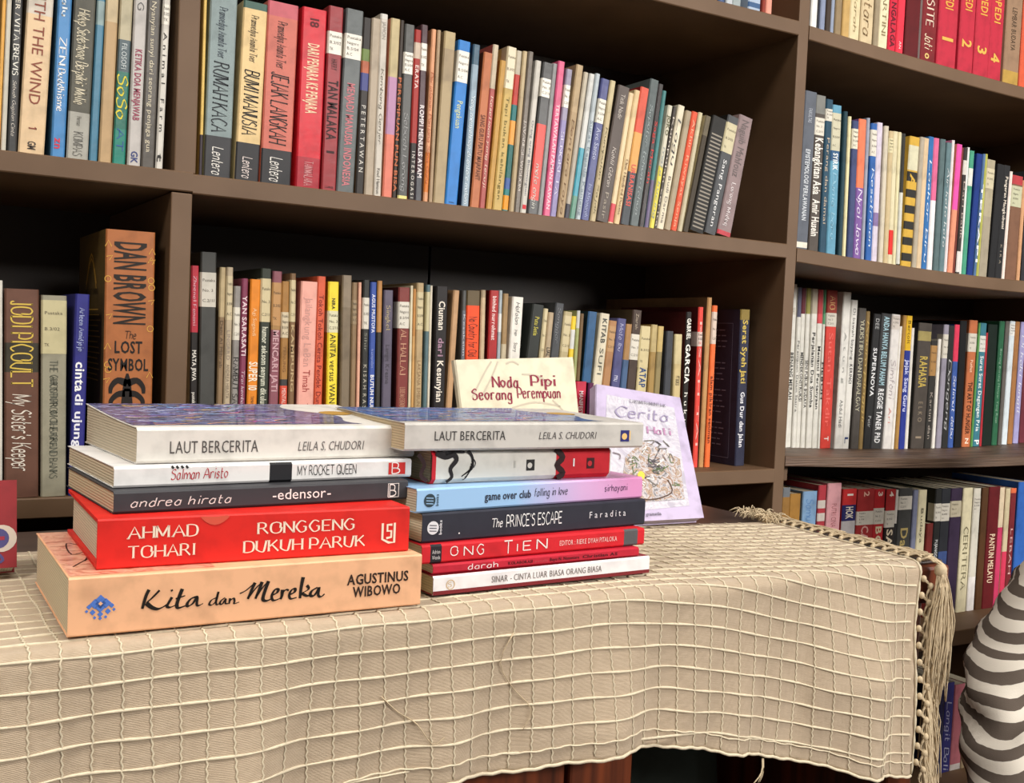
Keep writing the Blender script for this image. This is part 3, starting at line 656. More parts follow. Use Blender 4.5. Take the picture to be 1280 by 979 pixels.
row('lower middle shelf', 'books on the lower shelf of the middle bay', 4.0, S3f, '''
236.5 246.5 239.6 332 2a2624;c:d2be96;b:332,415,be3746;t:345,408,e6b4be,.4,s,Zhaenal Fanani;t:437,476,e6e1d7,.5,b,MATA JIWA;t:490,507,e6e1d7,.4,b,pustaka;K:black spine with red upper part
248 268 252 314.7 4b4b48;g:;l:340,383;c:2d2d2b;K:thick dark grey wrapped book with white label
269 277 276 334 91785a;g:;b:334,396,beaa82;t:400,460,5a4632,.5,n,Deni Al Mihrab
277.5 286 284 334 bead91;l:345,400,cdbe9b;t:412,450,96877d,.5,n,LINGARD;t:455,498,827364,.5,n,ANDREA HIRATA
287 296 294 357.6 918c87;l:384,425,dcd7c8;g:;t:447,520,32302d,.7,s,RAMBUT SANG
296.5 304.5 301 348 823c55;t:370,445,e1c8cd,.7,b,YAN SARASATI;t:462,510,e1c8d2,.5,ci,Tirai kembali
306 319 314 349 e18728;c:a06428;t:385,420,f0c896,.35,n,Agi Sugandi;t:452,488,f5e6d2,.8,b,SUPER 10;t:495,506,463223,.3,n,TAMAN;K:orange spine with pale block lettering
320 333 327 335.5 373c32;c:282d26;l:348,402,cdbe96;t:408,510,d2d2be,.55,b,humor seksom senyum dikulum;K:blackish green spine with wide typed label
334 346 342 339 8c555f;g:;l:353,407,b98c5a;b:407,412,aa8250;t:412,490,c8a0a5,.6,b,MENCARI JATI
348.7 358.5 353 351.5 a57841;g:;l:390,422,cdbea0;b:474,482,3c3c3c;b:482,515,d2503c;t:432,465,825a32,.4,n,TENUNG;t:485,505,f0d2c8,.5,n,MENTAL
360 367.5 364 341.7 826446;l:350,402,cdbe96;t:405,490,b9a078,.5,b,KAMPUNG
368 389 377 351.5 ebaa9b;c:b46e69;t:372,458,c8968c,.42,n,Jailangkung LeBan;t:462,490,a5413c,.42,n,Timah;t:504,512,a5413c,.3,n,TE;K:wide pink spine with thin red lettering
390 401 393 345 d75f41;t:368,512,7d2823,.55,n,Tokoh Tokoh Cerita Pendek Dunia
407.5 421 405 351.5 f0d73c;c:b9912d;l:388,415,d7d2af;t:372,386,32301e,.3,b,NIRA;t:417,520,282619,.55,n,ANITA versus WANITA;K:bright yellow spine with black lettering
424 436 429 344 7d6e5a;g:;b:344,384,8c7d69
437 444 440 353 8c7355;l:375,405,968264
444.5 448.5 448 353 e1aa91
449.5 458 455 350 32322f;g:;l:372,411;t:415,440,828278,.4,n,Sihir;t:455,525,b9b4a5,.5,n,K I S A H  R A S U L
459 467 464 352.7 3c55a0;t:368,416,d7dcf0,.5,b,AGUS MUSTOFA;t:436,460,8c9bd2,.4,n,kumpulan;t:468,525,ebebf5,.55,b,BUTUH NUKLIR;K:cobalt blue spine with white capitals
467.5 474 471 351 32302d;b:351,415,b4824b
476 488 479 362.6 5f5869;g:;t:382,415,b4a582,.4,s,Singkat;t:430,480,46414b,.4,n,Langit Kresna
494 508.5 497 359 7d3732;c:4b1e1e;g:;l:377,410;t:412,470,cd9b7d,.5,s,AL HALLAJ;t:484,510,cd9b7d,.45,s,LOUIS MASSIGNON;K:maroon spine with white label and gold lettering
509 512.5 511 357 d7cdaf
513 517 516 361 c89b5f;b:361,420,b98246
517.5 526.5 522 353.6 b9a078;l:365,412,c8b991;t:450,508,8c6e4b,.5,n,LAKSANA EMBUN
527 532 534 356 5a7378;l:365,414,c3b991
532.5 535.5 539 357 d7cdb9
538.5 553.5 546 358 231e1e;t:376,413,e6dccd,.5,b,Ciuman;t:422,446,a07d91,.45,b,dari;t:450,503,e6dccd,.5,b,Kesunyian;K:black spine with widely spaced white lettering
554.5 562.5 564 362.6 be966e;@:508
577 582 576 363 555553;@:449;b:388,449,6e7078;t:392,445,c8c8cd,.5,n,Kesaksian
583 600 585 363 eb5023;@:449;c:463c32;b:363,381.7,64553c;t:396,446,3c1e14,.6,r,No Country for Old;K:vivid orange spine with black handwriting
600.7 607 602 362.5 c8af8c;@:449;c:8c785f;b:362,372,aa9678
609.7 621.5 613 363 aa2828;@:449;c:641414;g:;t:370,425,f0d2cd,.4,b,binhad nurrohmat;K:glossy red spine with white lettering
622 626.5 625 363 a5afb4;@:449;l:392,415,d7d7d2;g:
627.5 634.5 631 367 a0825a;@:449;b:430,460,c3b496
635 649 640 371 ebe6dc;@:449;t:378,406,5a5a5a,.35,ci,Hafalan;t:412,420,5a5a5a,.2,n,Jingga;t:428,440,32302d,.3,n,Story;K:white spine with loose grey script
651 666 659 380.6 2d302d;@:447;c:1e2320;t:396,420,b4aa46,.35,b,Putu Setia;K:black spine with small yellow name
667.5 673.5 670 385 cdbe96;@:447;l:385,447,cdbe96
675 682 678 390 b4a082;@:447;t:434,446,32302a,.6,b,LIAL
684 695 691 379 46484b;@:446;g:;t:385,430,828487,.35,c,Sanggar
696 706.5 701 389.5 b9aa82;@:446;l:395,440,c8b991
707.5 713.5 710 395 ebc83c;@:446;b:412,436,d7d7d2;K:small yellow spine with white middle
714 718.5 716 388 a0a56e;@:446;b:388,410,c3c3be
719 724 724 392 6e5537;@:472
724.5 736 732 389.6 325a82;@:472;c:23373c;g:;K:steel blue wrapped spine
737 749 746 392 d7cdb4;@:472;t:398,430,4b4b46,.45,b,KITAB;t:435,470,5a5a50,.4,n,SUFI;K:off-white spine with grey capitals
750.5 760.5 757 400.8 aa7d55;@:472;l:408,440,b48c5f
761.6 773 767 398 50507d;@:476;g:;t:405,440,b4b4d2,.4,c,Mata Ibu;t:470,478,dcdcf0,.6,r,mu;K:slate indigo spine with pale script
774 782 779 405 465f82;@:478;b:405,450,a57d50
783 794.6 790 387.6 46372f;@:482;c:50412d;l:418,450;g:;t:392,412,afa08c,.3,n,Ziarah;K:dark brown spine above a big white label
795 808 800 407.7 cdbe91;@:485;c:8c7350;g:;l:412,460,cdbe91;t:460,485,284678,.6,b,ATAP
810 818 815 406 a0824b;@:489;g:;b:406,440,b9a573
818.5 826 824 408 8c7d55;@:489;b:408,440,c3aa6e
831 840 835 414 3c3e44;@:491;g:
842 851.5 845 418 c8b482;@:500;b:418,455,cdbe91;t:470,482,463c2d,.5,b,PT BUKU
853 860 860 390 231e1c;@:548;c:4b1919;d:26;t:398,425,f0ebe1,.7,b,GABRIEL;t:430,480,f0ebe1,.8,b,GARCIA;t:490,545,f0ebe1,.6,n,h u k u m;K:black spine with big white lettering
867.5 874 875 384 dc463c;@:582;d:18;c:5a1e1c;l:415,433,d2beb4;t:400,560,f0b4aa,.4,n,KISAH TAI;K:scarlet thin spine
875 881 886 372 be8c5a;@:582;d:24;c:826041;b:372,582,b98c5a
882 888.5 892 382 eb6e37;@:582;d:14;l:390,430,d2beaf;t:470,555,6e2d14,.55,b,alam pikiran seniman;K:orange spine with dark lettering
919 931 926 387 2a2c41;@:582;d:19;fn:blurb;c:26283a;g:;b:387,400,826e32;t:400,480,c3aa50,.5,b,Serat Syeh Jati;t:490,560,dcdce1,.4,b,Gus Dur dan Jalan;K:navy hardback showing small print on its cover
''', D=13.5)

row('right-bay third shelf', 'books on the third shelf of the right bay', 14.0, R3f, '''
982 990 989 355 e1ded4;l:384,393;t:440,500,32302d,.5,b,BENANG MERAH
990.4 995.6 995 359 e1ded4;b:359,396,5a5a6e;t:425,515,464441,.5,n,Perempuan Dalam Sastra;K:white spine with slate head
996 1001.6 1001.5 360 e1ded4;b:360,392,642832;t:440,502,32302d,.6,b,MENDEKONSTRUKSI
1002 1007.6 1007 360 e1ded4;b:360,392,96914b;t:450,510,32302d,.6,b,SENI PUBLIK BUDAYA
1008 1015.4 1015 361 e1ded4;b:361,392,beb4a0;t:415,510,32302d,.5,b,Perjalanan Dua Sumba
1016 1022.5 1021 362 e1ded4;b:362,392,b43c41;b:392,404,d25055;t:432,512,32302d,.5,b,Menanti Pertanyaan
1023 1026 1028 362 e1ded4;b:362,392,3c7850;b:392,405,5a9b6e;t:452,500,32302d,.8,b,HEBOH;K:white spine with green head
1027 1040 1036.5 362.6 d7463c;c:8c5a50;b:362,391,96372d;l:391,408;t:370,388,d2aa6e,.5,s,AIO;t:415,535,e66e64,.4,n,Sutan Takdir;t:546,552,f5dcd7,.4,b,T;K:broad red spine with white label
1044 1054 1056 365 e4e1d9;g:;t:415,480,a0a09b,.3,n,A t u n g;t:500,535,505050,.4,n,Abdul Hadi
1054.4 1062.6 1066.5 375 e4e1d9;t:385,450,505050,.4,n,Di bawah bayang;t:455,480,323232,.4,b,KERINCI;t:546,556,283c6e,.5,b,L;K:tall white spine with dark capitals
1064.5 1074 1075 385 504b46;g:;t:400,515,d2cdaf,.5,s,YUDISTIRA DAN PARALGAY
1074.5 1079.5 1082 389 8c7346;g:;t:402,535,c8aa64,.6,c,Kaum pinggir
1080 1089 1094 392.6 282829;t:398,412,b4b4b4,.5,n,DEE;t:435,496,e6e6e6,.5,b,SUPERNOVA;t:520,535,afafaf,.4,n,Petir
1089.5 1102.5 1103.5 392 3c3c3d;t:396,482,a5c8d2,.5,b,ANDA HANYA BELUM PAHAM;t:486,555,e6e6e6,.5,b,REGGIE TANER PhD;K:charcoal spine with pale blue capitals
1104 1114.5 1116 393 e1dcd7;l:395,412,d2c8be;t:450,500,b4aaaa,.6,c,Simfoni;t:510,530,d28c82,.3,n,Ari
1115 1118.5 1123 408 ebe6dc
1119 1123.5 1127 394 aa8246
1124 1131.5 1132.5 394.5 28378c;b:394.5,438,e1b428;t:400,430,5a4614,.5,n,Bertolt;t:450,515,c8cdf0,.6,b,Jejak Sang Guru;K:spine yellow above deep blue
1132 1136 1139 410 e1dcd2
1139.5 1156 1150.5 403.7 4b443e;c:32302d;b:414,426,a0915a;t:445,485,bea550,.55,b,RAHASIA;t:502,528,91826e,.3,n,E L K O;t:545,550,91826e,.4,b,I;K:broad dark spine with gold lettering
1157 1165 1166 426 32302d;l:432,470,aa8250;t:490,550,a0968c,.4,n,Kartini dan
1165.5 1169.5 1174 424 e6e1d7
1170.5 1177 1181 406 96919f;l:418,448
1178 1186 1184 407 2a2a2a;t:450,540,b4b4b4,.4,c,Dongeng
1186.5 1193 1195 406 3c5aa0;b:406,452,dc3c5a;t:470,550,dce1f0,.5,c,Selimut debu;K:spine hot pink above blue
1194 1202.5 1199 401 141416
1203.7 1214 1214 400.6 be6e46;l:417,440;t:450,466,f0c8aa,.3,b,Puthut;t:478,544,3c1e14,.5,b,THE ART OF HUNGER;t:548,556,f0dcc8,.4,b,N;K:rust orange spine with black capitals
1214.5 1217 1225 404 5a9650
1217.5 1225.5 1226.5 404 3c7887;l:420,440,dcdcd2;t:445,540,dce6e6,.5,b,Surat Surat Dagangan Pria;t:550,558,e6ebeb,.7,b,P
1226 1228.5 1233 416 b9323c
1229 1240.5 1236 406 14231c
1241 1247.5 1251.5 402 2d6446;t:436,530,91b49b,.35,n,Burung Burung Manyar Yang Kuat;K:bottle green spine
1248 1252.5 1258 402 645f5a
1253 1259.5 1264 402 d7e1e6;l:405,420,ebebe6
1261 1267 1271 402.5 a57346
1267.5 1274 1278 403 a5a0cd;t:420,520,e6e6fa,.5,c,Di kaki langit
1275 1283 1284 405 6e323c;K:wine red spine at the picture edge
''', D=14)

row('right-bay fourth shelf', 'books on the fourth shelf of the right bay', 8.0, R4f, '''
975.5 985.5 977 610 966e37;@:672;b:610,622,6e7378;K:mustard book first beside the post
986 1000 987 618 a57837;@:672
1002 1020 1003 615 82a5c8;@:672;g:;t:625,670,5f87b9,.5,c,Samudra;K:pale blue book above the cloth
1020.5 1030.5 1022 607 b43c46;@:672;b:626,636,d7cdc3;b:642,652,d7cdc3
1032 1049.5 1034 604.7 e1a5aa;@:672;c:d28c91;t:630,660,a05a5f,.35,n,PUTRI CINA;K:wide pink spine
1051.5 1069 1053 612 c83232;@:672;b:632,652,28285f;b:652,700,b9b4b4;t:615,622,f0e6dc,.4,b,1;t:634,650,e6dcc8,.5,b,HOK;K:red and navy spine numbered one
1070 1091 1071.5 612 a53232;@:672;l:640,657;t:615,622,e6b4a0,.3,b,2;t:658,700,dcaaa0,.4,b,CANTI;K:brick red spine numbered two
1092.4 1105.5 1094 612 b9282d;@:672;l:636,656;t:615,622,f0e1d2,.4,b,3;t:658,700,d7c8a5,.55,b,BON;K:red spine numbered three
1106 1118 1107.5 612 af2d2d;@:672;c:1e1e1e;l:639,660;b:660,720,2a2220;t:615,622,f0e1d2,.4,b,4;t:662,700,e6d7b9,.6,b,SAN;K:red spine numbered four
1118.5 1121.5 1120 613 e1dcd2;@:672;b:655,720,2d2d2d
1122 1139 1124 611 41413f;@:672;g:;l:621,638;t:660,720,b4a064,.5,b,Darma
1139.5 1145.5 1141 613 7d829b;@:672
1146 1156.5 1148 613 d7cdaa;@:672;t:635,680,5f5a46,.3,n,Budaya;K:cream spine between grey ones
1157 1165 1159 655 732823;@:700
1166 1174 1168 611 232423;@:672;g:;l:630,652;t:675,700,c8c8c8,.4,b,PUJANGGA
1174.5 1186 1177 611 282a30;@:672;g:;l:630,652;b:690,770,3c5082
1187 1201 1189 611 372841;@:672;g:;l:627,647,beb49b
1201.6 1213.6 1204 610.5 dcd2af;@:672;t:660,740,787055,.45,s,CERITERA;K:tall cream spine with faint serif lettering
1215 1224 1217 611 d7d2c3;@:672;l:622,640;b:722,770,ebe6e1
1225 1233 1227 610 55371e;@:672
1233.6 1247.5 1236 609 64191e;@:672;t:668,730,e1c8aa,.45,b,PANTUN MELAYU;K:dark red spine with cream capitals
1248 1254.5 1250 610 c83c64;@:672;b:610,660,dcc8aa
1255 1261 1257 611 cdbe9b;@:672;b:690,770,d23c5a
1262 1269 1264 611 78282d;@:672;b:610,617,e16e46;t:660,720,d2a5a0,.4,n,LEBAH
1270 1284 1272 603 3264b4;@:672;K:bright blue spine near the striped sleeve
''', upright=True, D=14)

row('right-bay bottom shelf', 'books on the bottom shelf of the right bay', 9.0, R5f, '''
1170 1175.5 1171.5 856 32325a;@:978;K:dark navy edge
1176 1187 1178 856 3c3c82;@:978;c:dcdce1;t:880,970,c8c8e1,.5,c,Langit Bali
1187.5 1200 1189.5 858 c3737d;@:978;b:957,1000,dcd2cd;K:rose pink book with white foot band
1200.5 1213 1202 862 a08c6e;@:978
1214 1226 1216 860 5a4632;@:978;K:brown book half hidden by the striped sleeve
''', upright=True, D=14)

# ------------------------------------------------------------------ desk
ZD = -33.96
DESKW = wood('desk_wood', '3c1a0e', '7a3a1e', .35, 12, (7, 7, .35), .1, .001)
DESKT = wood('desk_top_wood', '3a2c26', '4a3a32', .4, 9, (.4, 6, 6), .08, .001)
desk = empty('desk', Matrix.Translation((-80, -28, FLOOR))); tag(desk, 'narrow reddish wooden desk under the cream woven runner', 'desk')
def dpart(name, a, b, m, bev=.25):
    mb = MB(); mb.box(a, b, m); o = mb.build(name, desk, bevel=bev); o.location = Vector((80, 28, -FLOOR)) * S; return o
dpart('desk_top', (-172, -47.5, ZD - 3.8), (-24.5, -9, ZD - .3), DESKW, .4)
dpart('top_veneer', (-171.8, -46.8, ZD - .3), (-24.7, -9.2, ZD), DESKT, .25)
dpart('side_panel', (-29.5, -46.0, FLOOR), (-26.2, -11, ZD - 3.6), DESKW)
dpart('side_panel', (-62, -45.4, FLOOR), (-59.7, -11, ZD - 3.6), DESKW); dpart('side_panel', (-171, -45.4, FLOOR), (-168.6, -11, ZD - 3.6), DESKW)
dpart('modesty_panel', (-59.7, -13, FLOOR + 12), (-29.5, -11.5, ZD - 3.6), wood('dark_board', '1e1410', '2a1c15', .6, 6, (1, 1, 1)))
for k, (x0, x1) in enumerate(((-168.6, -118.4), (-118, -65.9))):
    for j, (z0, z1) in enumerate(((-44.5, -38), (-64, -45), (-84, -64.5), (-107, -84.5))):
        mb = MB(); mb.box((x0, -46.2, z0), (x1, -30, z1), DESKW); o = mb.build('drawer', desk, bevel=.25); o.location = Vector((80, 28, -FLOOR)) * S
        h = MB(); xm = (x0 + x1) / 2 if k == 0 else -76
        hm = mat('28221e', .35, .4, .05)
        h.tube([(xm - 3, -46.1, z1 - 2.2), (xm - 3, -46.9, z1 - 2.2), (xm + 3, -46.9, z1 - 2.2), (xm + 3, -46.1, z1 - 2.2)], .3, hm, 8); h.build('handle', o, True)
dpart('face_frame', (-65.5, -46.2, FLOOR), (-59.6, -44, ZD - 3.6), DESKW)
bag = MB(); bm_ = mat('3c4640', .75, 0, .15, 30)
ring = lambda z, w, d, sx: [(-44 + sx + w * math.cos(a) * (1 + .08 * math.sin(3 * a)), -27 + d * math.sin(a), z) for a in np.linspace(0, 2 * math.pi, 20, endpoint=False)]
bag.loft([ring(FLOOR + .1, 9, 5, 0), ring(FLOOR + 12, 11, 6, 0), ring(FLOOR + 38, 11.5, 5.5, .5), ring(FLOOR + 54, 9.5, 3, 1), ring(FLOOR + 56, 9, 1.2, 1.3)], bm_)
bago = bag.build('cloth_bag', None, True); tag(bago, 'dark green cloth bag standing in the shadow under the desk', 'bag')
hd = MB()
for sy in (-1, 1): hd.tube(smooth([(-49, -27 + sy, FLOOR + 54), (-48, -27 + sy, FLOOR + 61), (-43, -27 + sy, FLOOR + 64), (-38, -27 + sy, FLOOR + 61), (-37, -27 + sy, FLOOR + 54)]), .6, bm_, 6)
hd.build('handle', bago, True)

# ------------------------------------------------------------------ woven runner draped over the desk
YB0, YFRONT, RHO = -19.3, -47.75, 1.0
ZC = ZD + .22
def shift(x):
    t = max(0.0, min(1.0, (x + 66) / 37)); return 6.6 * t * t * (3 - 2 * t) * (.6 + .4 * t)
def hemv(x): return 39.7 + (.7 if x < -80 else 0) * min(1, (-80 - x) / 15) + .9 * max(0, min(1, (x + 60) / 30)) + .12 * math.sin(x * .33) - .06 * math.sin(x * .9 + 1)
def xr(v): return -26.6 - 2.9 * max(0, min(1, v / 27.0))
def surf(x, v):
    w = v + shift(x); flat_len = YB0 - YFRONT - RHO
    R = RHO; flat_len = YB0 - YFRONT - R; arc = R * math.pi / 2
    if w < flat_len: return np.array([x, YB0 - w, ZC])
    if w < flat_len + arc:
        a = (w - flat_len) / R; return np.array([x, YB0 - flat_len - R * math.sin(a), ZC - R * (1 - math.cos(a))])
    d = w - flat_len - arc; f = min(1, d / 9) ** 1.2
    out = f * (.55 + .55 * math.sin(x * .21 + 2.6) + .5 * math.sin(x * .47 + .6) + .75 * math.exp(-((x + 37) / 4.5) ** 2) - .5 * math.exp(-((x + 46) / 4) ** 2) + .35 * math.sin(x * .9 + d * .2))
    return np.array([x + .02 * d * math.sin(x * .3), YFRONT - max(-.05, out), ZC - R - d])
def nrm(x, v):
    e = .05; a = surf(x + e, v) - surf(x - e, v); b = surf(x, v + e) - surf(x, v - e)
    n = np.cross(b, a); n = n / (np.linalg.norm(n) + 1e-9)
    return n if (n[2] - n[1]) > 0 else -n
def cloth_mat():
    m, N, L, B = newmat('woven_cotton')
    uv = N.new('ShaderNodeUVMap'); w1 = N.new('ShaderNodeTexWave'); w1.bands_direction = 'Y'; w1.inputs['Scale'].default_value = 4.6; w1.inputs['Distortion'].default_value = 2.2; w1.inputs['Detail'].default_value = 3; w1.inputs['Detail Scale'].default_value = 2
    nz = N.new('ShaderNodeTexNoise'); nz.inputs['Scale'].default_value = 1.4; nz.inputs['Detail'].default_value = 5
    mp = N.new('ShaderNodeMapping'); mp.inputs['Scale'].default_value = (.35, 5, 1)
    nf = N.new('ShaderNodeTexNoise'); nf.inputs['Scale'].default_value = 2.2; nf.inputs['Detail'].default_value = 4
    mx = N.new('ShaderNodeMixRGB'); mx.inputs[1].default_value = (*lin('a59078'), 1); mx.inputs[2].default_value = (*lin('d2bfa6'), 1)
    L.new(uv.outputs[0], w1.inputs['Vector']); L.new(uv.outputs[0], nz.inputs['Vector']); L.new(uv.outputs[0], mp.inputs[0]); L.new(mp.outputs[0], nf.inputs['Vector'])
    ad = N.new('ShaderNodeMath'); ad.operation = 'MULTIPLY'; L.new(w1.outputs['Fac'], ad.inputs[0]); L.new(nf.outputs['Fac'], ad.inputs[1])
    ad2 = N.new('ShaderNodeMath'); ad2.operation = 'MULTIPLY_ADD'; ad2.inputs[1].default_value = 1.1; L.new(ad.outputs[0], ad2.inputs[0]); 
    ad3 = N.new('ShaderNodeMath'); ad3.operation = 'MULTIPLY'; ad3.inputs[1].default_value = .5; L.new(nz.outputs['Fac'], ad3.inputs[0]); L.new(ad3.outputs[0], ad2.inputs[2])
    L.new(ad2.outputs[0], mx.inputs[0]); L.new(mx.outputs[0], B.inputs['Base Color'])
    bp = N.new('ShaderNodeBump'); bp.inputs['Strength'].default_value = .6; bp.inputs['Distance'].default_value = .0008
    L.new(ad2.outputs[0], bp.inputs['Height']); L.new(bp.outputs[0], B.inputs['Normal'])
    B.inputs['Roughness'].default_value = .9; B.inputs['Specular IOR Level'].default_value = .1; B.inputs['Sheen Weight'].default_value = .15
    return m
CLOTH = cloth_mat(); CORD = mat('d9ccb2', .9, 0, .08, 300, .1)
XL = -150.0
def cloth_mesh():
    nx, nv = 260, 120; V = []; UV = []; F = []
    for j in range(nv + 1):
        for i in range(nx + 1):
            u = i / nx; t = j / nv
            x = XL + (xr(t * 40) - XL) * u; v = t * hemv(x)
            if i == nx: x += .12 * math.sin(j * 1.1)
            V.append(surf(x, v)); UV.append((x, v))
    mb = MB(); n = nx + 1
    mb.add(V, [(j * n + i, (j + 1) * n + i, (j + 1) * n + i + 1, j * n + i + 1) for j in range(nv) for i in range(nx)], CLOTH)
    o = mb.build('table_runner', None, True)
    lay = o.data.uv_layers.new(name='UVMap'); idx = np.zeros(len(o.data.loops), dtype=int); o.data.loops.foreach_get('vertex_index', idx)
    lay.data.foreach_set('uv', np.array(UV)[idx].ravel())
    so = o.modifiers.new('thickness', 'SOLIDIFY'); so.thickness = .0008; so.offset = -1
    return o
runner = cloth_mesh(); tag(runner, 'cream woven check runner with knotted fringe draped over the desk', 'tablecloth')
cr_ = random.Random(11)
hc = MB()
for k in range(1, 24):
    v = k * 1.68
    P = []; x = XL
    while x < xr(v) - .1:
        if v < hemv(x) - 1.2: P.append(surf(x, v + .05 * math.sin(x * .6 + k)) + nrm(x, v) * .015)
        x += .55
    if len(P) > 3:
        ph = cr_.uniform(0, 6)
        hc.tube(P, lambda u, n=len(P), ph=ph, v=v: (.065 if v < 21 else .095) + .025 * math.sin(u * n * .9 + ph), CORD, 5)
hc.build('weft_cords', runner, True)
vc = MB(); x = XL + 1
while x < -29.6:
    P = []; n = 0; v = .2
    while v < hemv(x) - .1:
        z = .05 * (1 if n % 2 else -1)
        P.append(surf(x + z + .06 * math.sin(v * .8 + x), v) + nrm(x, v) * (.012 + .03 * (n % 2))); v += .27; n += 1
    vc.tube(P, lambda u: .072, CORD, 4); x += 1.64
vc.build('warp_threads', runner, True)
hm_ = MB()                                   # rolled hem along the lower edge
for dv, r in ((0, .13), (-1.25, .07)):
    P = []; x = XL
    while x < xr(40) - .05:
        v = hemv(x) + dv; P.append(surf(x, v) + nrm(x, v) * .05 + np.array([0, 0, .05 * math.sin(x * 3.8)])); x += .4
    hm_.tube(P, r, CORD, 6)
P = [];
for k in range(90):
    v = k / 89 * 40.5; P.append(surf(xr(v) - .05, v) + nrm(xr(v) - .05, v) * .05)
hm_.tube(P, lambda u: .11 + .04 * math.sin(u * 130), CORD, 6)
hm_.build('hem', runner, True)
# fringe: knots along the edge, then strands
FR = mat('cbb899', .95, 0, .12, 200, .05); fr = MB(); q = random.Random(21)
def strand(P, r=.06): fr.tube(smooth(P, 3), lambda u: r * (1 - .35 * u), FR, 4)
def knot(c, r=.32):
    c = np.array(c, float)
    rings = []
    for k in range(6):
        a = math.pi * k / 5; rings.append([c + np.array([r * .9 * math.sin(a) * math.cos(b), r * .9 * math.sin(a) * math.sin(b), r * 1.1 * math.cos(a)]) for b in np.linspace(0, 6.283, 8, endpoint=False)])
    fr.loft(rings, FR)
J = lambda a: q.uniform(-a, a)
vtop = [1.0 + 1.45 * k for k in range(16)]
for i, v in enumerate(vtop):                 # along the desk top the fringe is swept towards the front corner
    x0 = xr(v); p0 = surf(x0, v) + np.array([.25, 0, .15]); 
    if p0[2] < ZC - .3: continue
    knot(p0, .26)
    for s in (-1, 1):                        # open net loops to the next knot
        strand([p0, p0 + (.55 + .15 * s, -.7, .28), p0 + (.25, -1.4, .1)], .11)
    for k in range(10):
        L = q.uniform(3.0, 8.0); lim = -46.9
        y1 = max(lim, p0[1] - L * .4); y2 = max(lim, p0[1] - L)
        strand([p0, (p0[0] + .8 + J(.3), p0[1] - .5, ZD + .4 + abs(J(.35))), (p0[0] + 1.2 + J(.6), y1, ZD + .3 + abs(J(.5))), (p0[0] + 1.15 + J(.7), y2, ZD + .26 + abs(J(.4)))], q.uniform(.06, .09))
fr.build('edge_fringe', runner, True); fr = MB()
for k in range(95):                          # bunch at the back corner
    c = np.array([-27.0 + J(1.0), -25.0 + J(2.6), ZD + .3])
    a = q.uniform(0, 6.28); l = q.uniform(.8, 1.9)
    strand([c, c + (math.cos(a) * l * .4, math.sin(a) * l * .4, q.uniform(.5, 1.1)), c + (math.cos(a) * l, math.sin(a) * l, q.uniform(.05, .9))], .07)
fr.build('corner_bunch', runner, True); fr = MB()
TC = np.array([-27.3, -48.55, ZD - .6])      # big tassel over the front corner
knot(TC + (0, 0, .1), .65)
for k in range(9): strand([(-27.6 + J(.8), -44.5 + J(1), ZD + .3), (-27.4 + J(.5), -46.6, ZD + .7), TC + (J(.3), J(.2), .7)], .1)
for k in range(120):
    l = q.uniform(7, 12.5) * (1 if k % 3 else .8); sx = J(1.0)
    strand([TC + (J(.35), J(.3) - .1, 0), TC + (sx * 1.0 + .1, -.3 + J(.35), -2), TC + (sx * 1.5 + .15 + J(.4), -.25 + J(.35), -l * .6), TC + (sx * 1.25 + J(.6), -.25 + J(.35), -l)], q.uniform(.055, .085))
fr.build('corner_tassel', runner, True); fr = MB()
vs = [22.9 + 1.5 * k for k in range(12)]
for i, v in enumerate(vs):                   # down the drop: two columns of knots and hanging strands
    x0 = xr(v); p0 = surf(x0, v) + np.array([.25, -.2, 0]); p1 = p0 + (.85, -.15, -.75)
    knot(p0, .3); knot(p1, .33)
    for s in (-1, 1): strand([p0, p0 + (.45 + .1 * s, 0, -.3), p1], .12); strand([p1, p1 + (-.2 + .2 * s, .1, -.8), p1 + (-.05, 0, -1.5)], .13)
    for k in range(14):
        l = q.uniform(7, 15); ox = q.uniform(.3, 1.9)
        strand([p1, p1 + (.35 + J(.25), -.1 + J(.2), -1.5), p1 + (ox + J(.25), -.15 + J(.3), -l * .55), p1 + (ox * .9 + J(.5), -.15 + J(.3), -l)], q.uniform(.06, .1))
fr.build('hanging_fringe', runner, True); fr = MB()
for k in range(5): strand([surf(-47 + J(.15), 40.3), surf(-47, 40.6) + (-.3 + J(.2), -.3, -.7), surf(-47, 40.6) + (-.8 + J(.5), -.3, -1.5)], .05)
fr.build('thread_tuft', runner, True)
for x0, v0, pts in ((-82, 33.2, ((0, 0), (1.2, 1.2), (2.6, 2.2), (3.6, 3.6), (4.4, 3.2))), (-72, 30, ((0, 0), (-1, 2), (.2, 4), (1.6, 5.5), (1, 7)))):
    fr = MB(); strand([surf(x0 + a, v0 + b) + nrm(x0 + a, v0 + b) * .18 for a, b in pts], .045); fr.build('stray_thread', runner, True)

